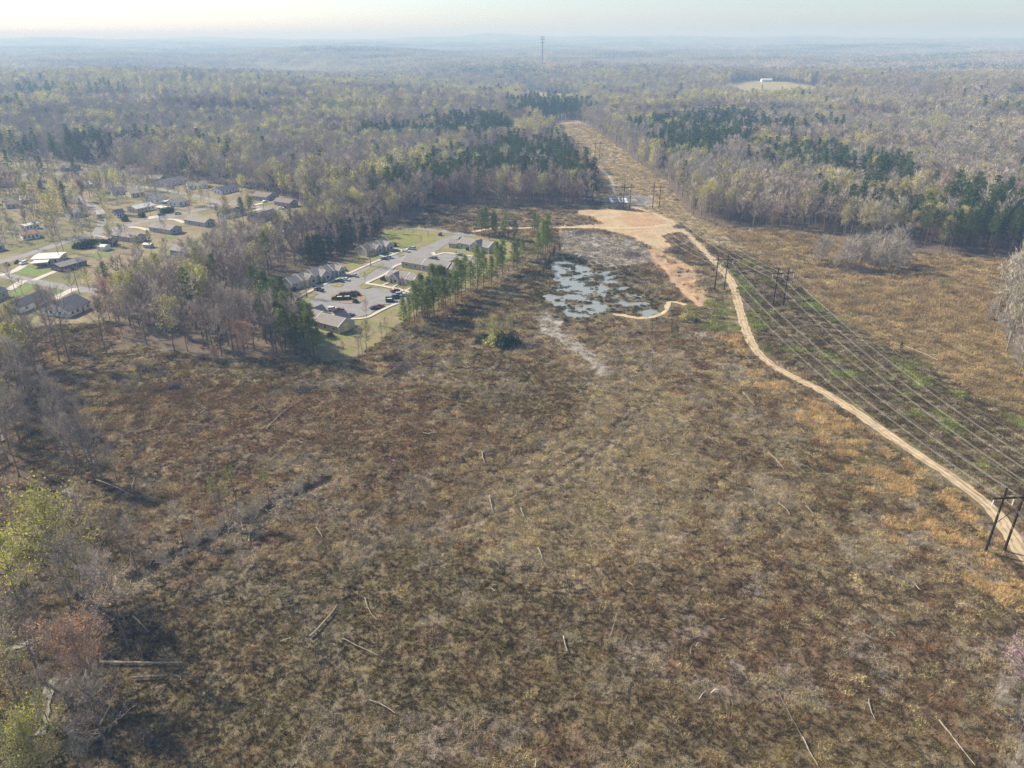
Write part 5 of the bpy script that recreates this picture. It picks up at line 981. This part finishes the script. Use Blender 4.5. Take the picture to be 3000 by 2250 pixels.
for i in order:
    k = int(K[i])
    if cnt.get(k, 0) >= LIM[k] or not (-60 < ppx[i] < 3060): continue
    cnt[k] = cnt.get(k, 0)+1; used[i] = True; w = where(ppx[i], ppy[i]); q_ = g_.random(); KL_ = ('short ' if q_ < .33 else 'tall ' if q_ > .66 else 'mid-height ')+KL[k]
    tree(KN[k], x[i], y[i], (.78+.3*q_)*(.62 if hd[keep][i] and k != 3 else 1)*(.8 if k == 4 else 1), KL_ % w, KL_ % w)
rest = ~used; x, y, K = x[rest], y[rest], K[rest]
z = H(x, y); PTS = {k: [np.stack([x[K == k], y[K == k], z[K == k]], 1)] for k in range(5)}
# up to 2.6 km single trees, wider apart; beyond that clumps
pts, g_ = grid(1150, 2300, 8.0, 78, pad=30); x, y = pts[:, 0], pts[:, 1]; keep = np.ones(len(x), bool)
rf_ = g_.random(len(x))
for p in FIELDS: keep &= ~(inpoly(x, y, p) & (rf_ < (.80 if p is FIELDS[2] else 1.1)))
keep &= ~inpoly(x, y, OPEN)
for fx, fy, fr in FOOTA: keep &= np.hypot(x-fx, y-fy) > fr+6
x, y = x[keep], y[keep]; K = kinds(x, y, g_, 1); z = H(x, y)
for k in range(5): PTS[k].append(np.stack([x[K == k], y[K == k], z[K == k]], 1))
WN = [('bare_woodland', 'grey bare woodland filling the land beyond the clearings', 'bare'), ('leafing_woodland', 'yellow-green leafing trees spread through the grey woodland', 'leafing'), ('budding_woodland', 'reddish budding trees spread through the grey woodland', 'red'), ('pine_woodland', 'dark green pine stands in the woodland', 'pine'), ('evergreen_woodland', 'dark evergreens spread through the woodland', 'cedar')]
for k in range(5):
    p = np.concatenate(PTS[k]); n_ = len(p); d = np.hypot(p[:, 0], p[:, 1]); s_ = (.62+.55*g_.random(n_))*np.where(d > 1150, 1.28, 1.0); hh = inpoly(p[:, 0], p[:, 1], HOOD)
    if k == 4: s_ *= np.where(d < 600, .8, 1)
    s_ = np.where(hh & (k != 3), s_*.62, s_); s_ = s_*(.72+.56*fbm(p[:, 0], p[:, 1], 110, 3, 201)); ix_ = g_.integers(0, len(LO_[WN[k][2]]), n_)
    if k == 0:
        st_ = fbm(p[:, 0], p[:, 1], 95, 3, 203)+g_.normal(size=n_)*.05; ix_ = np.where(st_ > .57, 6+ix_ % 2, np.where(st_ < .42, 4+ix_ % 2, ix_ % 4))
    gn_scatter(WN[k][0], p, g_.random(n_)*6.28, s_, ix_, LO_[WN[k][2]], WN[k][1], 'woodland')
def far_patch(seed, size, mixp, ntree, per, s_):
    g_ = np.random.default_rng(seed); V = []; mi = []
    for i in range(ntree):
        cx_, cy_ = g_.uniform(-.5, .5, 2)*size; hh = 15+9*g_.random(); m_ = g_.choice(4, p=mixp); c_ = np.array([cx_, cy_, hh*.62]); q = c_+g_.normal(size=(per, 3))*[2.4, 2.4, hh*.19]
        V.append((q[:, None, :]+g_.normal(size=(per, 3, 3))*s_).reshape(-1, 3)); mi += [m_]*per
    V = np.concatenate(V); V[:, 2] = np.maximum(V[:, 2], 0); return npmesh('forest_patch_mesh', V, np.arange(len(V)).reshape(-1, 3), [TW, LYT, PN, LO], mi)
MX = [(.80, .13, .05, .02), (.66, .24, .08, .02), (.36, .56, .05, .03), (.2, .08, .71, .01), (.9, .03, .05, .02)]
near_p = [far_patch(200+i, 50, MX[i], 42, 34, .95) for i in range(5)]; far_p = [far_patch(210+i, 110, MX[i], 120, 14, 1.9) for i in range(5)]
for nm, (y0, y1), sp_, ms, lb in (('distant_woodland', (2300, 6000), 42, near_p, 'hazy blue-grey woodland in the distance'), ('horizon_woodland', (6000, 13600), 92, far_p, 'pale blue woodland fading out towards the horizon')):
    pts, g_ = grid(y0, y1, sp_, 79, pad=0, wid=.78); x, y = pts[:, 0], pts[:, 1]; keep = np.ones(len(x), bool)
    for p in FIELDS: keep &= ~inpoly(x, y, p)
    keep &= ~(fbm(x, y*2.2, 420, 3, 99) > .735)
    x, y = x[keep], y[keep]; n1 = fbm(x, y*1.8, 330, 3, 97); n2 = fbm(x, y*2.5, 500, 3, 98); idx = np.where(n2 > .60, 3, np.where(n1 > .54, 2, np.where(n1 > .47, 1, np.where(n1 > .4, 0, 4))))
    gn_scatter(nm, np.stack([x, y, H(x, y)], 1), g_.integers(0, 4, len(x))*1.5708+g_.normal(size=len(x))*.2, np.full(len(x), 1.05)*(.9+.35*g_.random(len(x))), idx, ms, lb, 'woodland')

# ------------------------------------------------------------------ low cover of the clearings
def blades(seed, size, n_, h, w, lean, m_, flat=0):
    g_ = np.random.default_rng(seed); A = np.concatenate([g_.uniform(-.5, .5, (n_, 2))*size, np.zeros((n_, 1))], 1)
    cl = g_.uniform(-.5, .5, (max(6, n_//22), 2))*size; i = g_.integers(0, len(cl), n_); k = g_.random(n_) < .75; A[k, :2] = cl[i[k]]+g_.normal(size=(k.sum(), 2))*.28
    d = g_.normal(size=(n_, 3))*lean; d[:, 2] = 1; d /= np.linalg.norm(d, axis=1)[:, None]
    if flat: d[:, 2] *= .15; d /= np.linalg.norm(d, axis=1)[:, None]; A[:, 2] = g_.random(n_)*.4
    L = h*(.5+.9*g_.random(n_)); s_ = np.cross(d, g_.normal(size=(n_, 3))); s_ /= np.linalg.norm(s_, axis=1)[:, None]; s_ *= (w*(.6+.8*g_.random(n_)))[:, None]
    return npmesh('cover_patch_mesh', np.stack([A-s_, A+s_, A+d*L[:, None]], 1).reshape(-1, 3), np.arange(n_*3).reshape(-1, 3), m_)
CV = [blades(300, 3.4, 260, .8, .05, .8, G_TAN), blades(301, 3.4, 240, 1.0, .045, .55, G_RED), blades(302, 3.4, 220, 1.1, .04, 1.2, G_GRY), blades(303, 3.4, 260, .6, .055, .8, G_OLV), blades(304, 3.4, 220, .7, .05, .9, G_DRK),
      blades(305, 3.4, 300, 1.2, .05, .5, G_ORG), blades(306, 3.4, 280, 1.2, .055, .5, G_GLD), blades(307, 3.4, 300, .9, .08, .9, G_GRN), blades(308, 3.6, 34, 2.4, .05, 1, G_WOD, 1), blades(309, 2.4, 150, .8, .09, .9, G_MSH), blades(310, 3.4, 90, 1.6, .05, 1, G_GRY, 1)]
pts, g_ = grid(66, 230, 1.55, 88, wid=.86, pad=25); pb, _ = grid(230, 340, 2.1, 87, wid=.82, pad=15); p2, _ = grid(340, 700, 3.2, 89, wid=.80, pad=10); p3, _ = grid(700, 1100, 4.2, 90, pad=0); pts = np.concatenate([pts, pb, p2, p3]); x, y = pts[:, 0], pts[:, 1]
jx = x+(fbm(x, y, 5, 3, 71)-.5)*7; jy = y+(fbm(x, y, 5, 3, 77)-.5)*7
keep = (inpoly(x, y, OPEN) | inpoly(x, y, THIN2)) & ~inpoly(x, y, COMPLEX) & ~inpoly(x, y, PAD) & ~inpoly(x, y, HOOD)
ROADS = [(PL([(3080, 1700), (3000, 1632), (2916, 1503), (2780, 1394), (2645, 1306), (2509, 1210), (2387, 1134), (2278, 1080), (2210, 1019), (2179, 949), (2160, 882), (2143, 827), (2088, 759), (2021, 692), (1966, 651)]), 3.2), (PL([(1385, 680), (1450, 668), (1520, 667), (1640, 665)]), 3),
         (PL([(1975, 655), (1920, 628), (1870, 612), (1825, 590), (1800, 560), (1790, 530), (1760, 500), (1735, 480), (1735, 462), (1700, 440), (1660, 415), (1625, 385)]), 3.4), (PL([(1900, 735), (1925, 762), (1960, 800), (1990, 840), (2020, 870), (2055, 900)]), 2.6), (PL([(1795, 921), (1830, 925), (1870, 932), (1920, 928), (1950, 912), (1965, 885), (2010, 895)]), 2.4)]
for p, w in ROADS: keep &= pldist(x, y, p) > w
for c_ in (CREEK, CREEK2): keep &= pldist(x, y, c_) > 1.5
for t_ in TRACKS: keep &= pldist(x, y, t_) > .9
keep &= ~inpoly(x, y, PL([(1770, 572), (1920, 572), (1925, 606), (1765, 604)])); keep &= ~(inpoly(x, y, SCAR) & (g_.random(len(x)) > .15))
x, y, jx, jy = x[keep], y[keep], jx[keep], jy[keep]; n_ = len(x); r = g_.random(n_); Z = H(x, y)
a1 = fbm(x, y, 26, 4, 41); a2 = fbm(x, y, 9, 3, 45); a3 = fbm(x, y, 60, 3, 49)
idx = np.where(r < .33, 0, np.where(r < .47, 2, np.where(r < .59, 3, np.where(r < .80, 4, 1))))
m_ = (a1 > .54) & (r > .35); idx[m_] = np.where(g_.random(m_.sum()) < .4, 1, 4); m_ = (a3 > .57) & (r < .25); idx[m_] = 3; m_ = (a2 > .62) & (r > .5); idx[m_] = 2
m_ = inpoly(jx, jy, STRAW) & (g_.random(n_) < .58); idx[m_] = np.where(g_.random(m_.sum()) < .62, 0, 2)
m_ = (proj(x, y)[1] > 1650) & (g_.random(n_) < .40); idx[m_] = 4
for p in REDB: m_ = inpoly(jx, jy, p) & (g_.random(n_) < .4); idx[m_] = 1
m_ = inpoly(jx, jy, GOLD); idx[m_] = np.where(g_.random(m_.sum()) < .55, 6, np.where(g_.random(m_.sum()) < .6, 0, np.where(g_.random(m_.sum()) < .5, 2, 1))); m_ = inpoly(jx, jy, ROWN); idx[m_] = np.where(g_.random(m_.sum()) < .85, 0, 2)
for p in ORANGE: m_ = inpoly(jx, jy, p) & (fbm(x, y, 5, 3, 161) > .52) & (g_.random(n_) < .75); idx[m_] = 5 if p is ORANGE[0] else np.where(g_.random(m_.sum()) < .5, 6, 1)
m_ = inpoly(jx, jy, ROWM); idx[m_] = np.where(g_.random(m_.sum()) < .2, 3, np.where(g_.random(m_.sum()) < .75, 4, 2)); m_ = inpoly(jx, jy, ROWM) & (fbm(x, y, 8, 3, 141) > .665) & (g_.random(n_) < .8); idx[m_] = 7
m_ = inpoly(jx, jy, PL([(2060, 830), (2160, 850), (2170, 960), (2080, 1000), (2000, 960), (2040, 900)])) & (a2 > .5) & (g_.random(n_) < .6); idx[m_] = 7
m_ = inpoly(jx, jy, PL([(2130, 890), (2200, 900), (2250, 960), (2200, 990), (2170, 940)])) & (g_.random(n_) < .6); idx[m_] = 7
sl = inpoly(x, y, SLASH) | inpoly(x, y, SLASH2); idx[sl] = 8; sk_ = sl & (g_.random(n_) > .7); idx[sk_] = 10
pn = inpoly(x, y, POND); pdm = pldist(x, y, POND, True); m_ = pn & (g_.random(n_) < .55); idx[m_] = 9; m_ = (~pn) & (pdm < 5) & (g_.random(n_) < .3); idx[m_] = 9
nd_ = pldist(x, y, DITCH) < 2.2; dt = pldist(x, y, DITCH) < 7; idx[dt & (g_.random(n_) < .6)] = 10
drop = (inpoly(jx, jy, ROWN) & (g_.random(n_) < .12)) | nd_ | (pn & (Z < -.40)) | (inpoly(x, y, SLASH2) & (g_.random(n_) < .3))
sc_ = (.65+.55*g_.random(n_))*np.where(np.hypot(x, y) > 340, 1.25, np.where(np.hypot(x, y) < 235, .68, .85)); k = ~drop
gn_scatter('clearing_undergrowth', np.stack([x, y, Z-.03], 1)[k], (g_.random(n_)*6.28)[k], sc_[k], idx[k], CV, 'dead grass, weeds and low brush covering the cut-over clearing', 'undergrowth')
q0 = POND.min(0); q1 = POND.max(0); xs_, ys_ = np.meshgrid(np.arange(q0[0], q1[0], 1.1), np.arange(q0[1], q1[1], 1.1)); x = xs_.ravel()+g_.uniform(-.5, .5, xs_.size); y = ys_.ravel()+g_.uniform(-.5, .5, xs_.size)
hk = inpoly(x, y, POND) & (fbm(x, y, 4.5, 4, 151) > .56) & (g_.random(len(x)) < .75); x, y = x[hk], y[hk]; MS = []
for i in range(4): me_ = blades(330+i, .9, 70, .32, .07, 1.1, (G_MSH, G_GRY, G_DRK, G_MSH)[i]); MS.append(me_)
gn_scatter('marsh_plants', np.stack([x, y, np.full(len(x), -.45)], 1), g_.random(len(x))*6.28, .7+.9*g_.random(len(x)), g_.integers(0, 4, len(x)), MS, 'small grey-green marsh hummocks breaking up the pond surface', 'marsh plants')
# loose branches left by the logging
pts, g_ = grid(70, 560, 5.2, 92, wid=.82, pad=20); x, y = pts[:, 0], pts[:, 1]; r = g_.random(len(x)); keep = inpoly(x, y, OPEN) & ~inpoly(x, y, COMPLEX) & ~inpoly(x, y, PAD) & ~inpoly(x, y, POND) & ~inpoly(x, y, HOOD) & (r < np.where(inpoly(x, y, SLASH) | inpoly(x, y, SLASH2), 1, np.where(inpoly(x, y, GOLD) | inpoly(x, y, ROWM), .02, .035)))
for p, w in ROADS: keep &= pldist(x, y, p) > w+1
x, y = x[keep], y[keep]; SB = []
for i in range(8):
    b_ = MB(); g2 = np.random.default_rng(400+i)
    for j in range(1+i % 4):
        L = .9+1.9*g2.random(); az = g2.random()*3.14; c_ = Vector((g2.normal()*.8, g2.normal()*.8, .22+.2*g2.random())); d = Vector((math.cos(az), math.sin(az), g2.normal()*.12)); m0 = c_+Vector((g2.normal()*.15, g2.normal()*.15, .1)); b_.tube(c_-d*L/2, m0, .06, .05, 4, cap=True); b_.tube(m0, c_+d*L/2, .05, .02, 4, cap=True)
    SB.append(b_.mesh('branch_patch_mesh', G_WOD if i % 3 else BK))
gn_scatter('logging_debris', np.stack([x, y, H(x, y)], 1), g_.random(len(x))*6.28, .7+.8*g_.random(len(x)), g_.integers(0, 8, len(x)), SB, 'bleached sticks and branches lying scattered over the clearing', 'logging debris')
# fallen logs one can point to
for (x0, y0), (x1, y1), r_, dk, lb in [((909, 1869), (988, 1774), .20, 0, 'straight pale log lying alone left of the lower centre of the clearing'), ((295, 1949), (534, 1945), .26, 0, 'long pale fallen trunk running right from the orange budding tree'), ((392, 1992), (483, 1985), .24, 1, 'short dark mossy log below the long pale fallen trunk'),
   ((392, 1810), (437, 1857), .14, 0, 'curved pale branch above the long fallen trunk'), ((1081, 2054), (1158, 2093), .12, 0, 'thin curved pale branch near the bottom edge, left of centre'), ((1002, 1871), (1108, 1923), .10, 0, 'thin bent branch right of the straight pale log'), ((1070, 1753), (1103, 1817), .11, 0, 'thin split branch above the thin bent branch'),
   ((2751, 2110), (2857, 2245), .12, 0, 'long thin pale pole in the bottom right corner of the clearing'), ((2350, 2164), (2396, 2248), .12, 0, 'thin branch reaching the bottom edge in the right half'), ((2282, 2034), (2350, 2164), .08, 1, 'thin dark branch leading down to the bottom edge in the right half'), ((2545, 2050), (2561, 2108), .11, 0, 'short upright-looking pale stick near the bottom right'),
   ((2279, 1477), (2314, 1513), .12, 0, 'pale log left of the orange grass, about level with the nearest H-frame'), ((2360, 1485), (2382, 1508), .12, 0, 'short pale log just right of another pale log beside the orange grass'), ((2675, 1708), (2696, 1731), .12, 0, 'short pale stick at the foot of the orange grass band'), ((1827, 1231), (1843, 1205), .22, 1, 'short dark log in the middle of the clearing right of the wheel tracks'),
   ((1433, 1456), (1441, 1494), .18, 0, 'pale forked snag in the centre of the clearing'), ((1413, 1329), (1421, 1362), .16, 0, 'pale stick above the forked snag in the centre'), ((1526, 1492), (1535, 1514), .15, 0, 'short pale log right of the forked snag'), ((1119, 1106), (1171, 1072), .22, 0, 'grey log in front of a dark heap below the lawn corner'),
   ((1189, 1020), (1225, 1000), .24, 0, 'pale log below the bright pine row'), ((927, 1549), (945, 1578), .14, 0, 'short grey log right of the ditch end'), ((2344, 1256), (2359, 1270), .12, 0, 'short pale log left of the dirt road bend in the brown scrub'), ((2251, 1328), (2296, 1376), .12, 0, 'slim pale log in the brown scrub left of the orange grass'),
   ((2176, 1149), (2208, 1191), .12, 0, 'slim grey log near the start of the orange grass band'), ((2651, 1021), (2746, 1062), .26, 0, 'long pale fallen trunk right of the dark round bush in the golden field'), ((1577, 1608), (1588, 1642), .16, 0, 'pale split log in the lower middle of the clearing'), ((1650, 1868), (1661, 1912), .14, 0, 'pale stick at the right side of the small orange grass patch'),
   ((1784, 1870), (1806, 1796), .08, 0, 'long thin leaning stick right of the small orange grass patch'), ((283, 1408), (390, 1456), .20, 0, 'broken trunk lying at the foot of the row of three tall bare trees'), ((388, 1437), (398, 1396), .16, 0, 'pale broken stub right of the row of three tall bare trees'), ((545, 1245), (640, 1252), .10, 0, 'thin pale branch in the upper left of the clearing'),
   ((930, 1605), (950, 1580), .08, 1, 'thin dark stick below the short grey log'), ((780, 1262), (900, 1165), .14, 0, 'long thin grey branch slanting through the brushy left part of the clearing'), ((730, 1590), (750, 1540), .12, 0, 'leaning pale broken stem by the tallest skinny pine')]:
    p, q = P(x0, y0), P(x1, y1); c_ = (p+q)/2; zb = H1(c_.x, c_.y); b_ = MB(); K_ = 7; g2 = np.random.default_rng(int(x0)); pr = None; d = q-p; nn = Vector((-d.y, d.x)).normalized(); cv = g2.normal()*.035*d.length
    for k in range(K_+1):
        f = k/K_; v = Vector((*(p+d*f-c_+nn*(cv*math.sin(f*3.14)+g2.normal()*.04)), H1(*(p+d*f))-zb+.35+r_))
        if pr: b_.tube(pr, v, r_*(1.15-.6*(k-1)/K_), r_*(1.15-.6*k/K_), 7, cap=True)
        pr = v
    o = obj('fallen_log', b_.mesh('fallen_log', BK if dk else LOGM)); o.location = (c_.x, c_.y, zb); tag(o, lb, 'log')
    if r_ > .2:
        for k in range(4): b2 = MB(); f = .35+.15*k; v = Vector((*(p+d*f-c_), .6)); b2.tube(v, v+Vector((g2.normal()*.8, g2.normal()*.8, .5+g2.random()*.8)), .05, .02, 4, cap=True); obj('branch_stub', b2.mesh('branch_stub', LOGM), o)
# brush heaps
def heap(px, py, r, h, n_, m_, label, name='brush_heap', cat='brush heap'):
    p = P(px, py); g2 = np.random.default_rng(int(px)); b_ = MB()
    for k in range(n_):
        c_ = g2.normal(size=3)*[r*.4, r*.4, 0]; zz = h*math.exp(-(c_[0]**2+c_[1]**2)/(r*r*.4))*g2.random(); d = g2.normal(size=3)*[1, 1, .35]; d = d/np.linalg.norm(d)*(.6+1.2*g2.random()); b_.tube((c_[0]-d[0], c_[1]-d[1], max(.05, zz-d[2])), (c_[0]+d[0], c_[1]+d[1], max(.1, zz+d[2])), .07, .03, 4, cap=True)
    o = obj(name, b_.mesh(name, m_)); o.location = (p.x, p.y, H1(p.x, p.y)); tag(o, label, cat); return o
heap(1700, 684, 5, 2.2, 200, BK, 'dark brush heap at the top of the grey slash area'); heap(1990, 666, 5, 2.2, 260, BK, 'dark heap on the sandy bend of the dirt road'); heap(1970, 738, 8, 2.5, 300, BK, 'dark brushy mound beside the sand bank'); heap(1175, 1078, 6, 2, 220, BK, 'dark brush heap beside the grey log below the lawn corner')
heap(2510, 792, 12, 3, 500, BK, 'dark brush under the pale trees of the small grove'); heap(510, 1137, 4, 1.2, 120, DKMET, 'small dark debris pile in the upper left of the clearing'); heap(1850, 750, 9, 1.8, 420, BK, 'dark stump pile above the pond'); heap(1790, 735, 9, 1.6, 380, G_WOD, 'bleached stump pile left of the dark stump pile above the pond')
heap(880, 1140, 5, 1.6, 160, BK, 'brush heap with pale sticks in the middle left of the clearing'); heap(700, 1535, 6, 1.6, 200, G_WOD, 'tangle of bleached branches beside the skinny pines on the ditch'); heap(840, 1470, 5, 1.4, 160, G_WOD, 'tangle of bleached branches at the right end of the ditch'); heap(540, 1612, 4, 1.3, 120, BK, 'dark tangle of branches in the left part of the ditch'); heap(2060, 985, 5, 1.2, 120, G_WOD, 'grey brush heap right of the bright green bush')

# ------------------------------------------------------------------ haze
hm = bpy.data.materials.new('haze_air'); t, n, l = nodes(hm); n.remove(n['Principled BSDF']); pv = n.new('ShaderNodeVolumePrincipled'); pv.inputs['Density'].default_value = HAZE_DENSITY
pv.inputs['Absorption Color'].default_value = (.65, .65, .7, 1); pv.inputs['Color'].default_value = (.36, .60, 1.0, 1); pv.inputs['Anisotropy'].default_value = .08; l.new(pv.outputs[0], n['Material Output'].inputs['Volume'])
b_ = MB(); b_.box((0, 6500, 70), (26000, 17500, 230)); tag(obj('haze', b_.mesh('haze', hm)), kind='stuff')
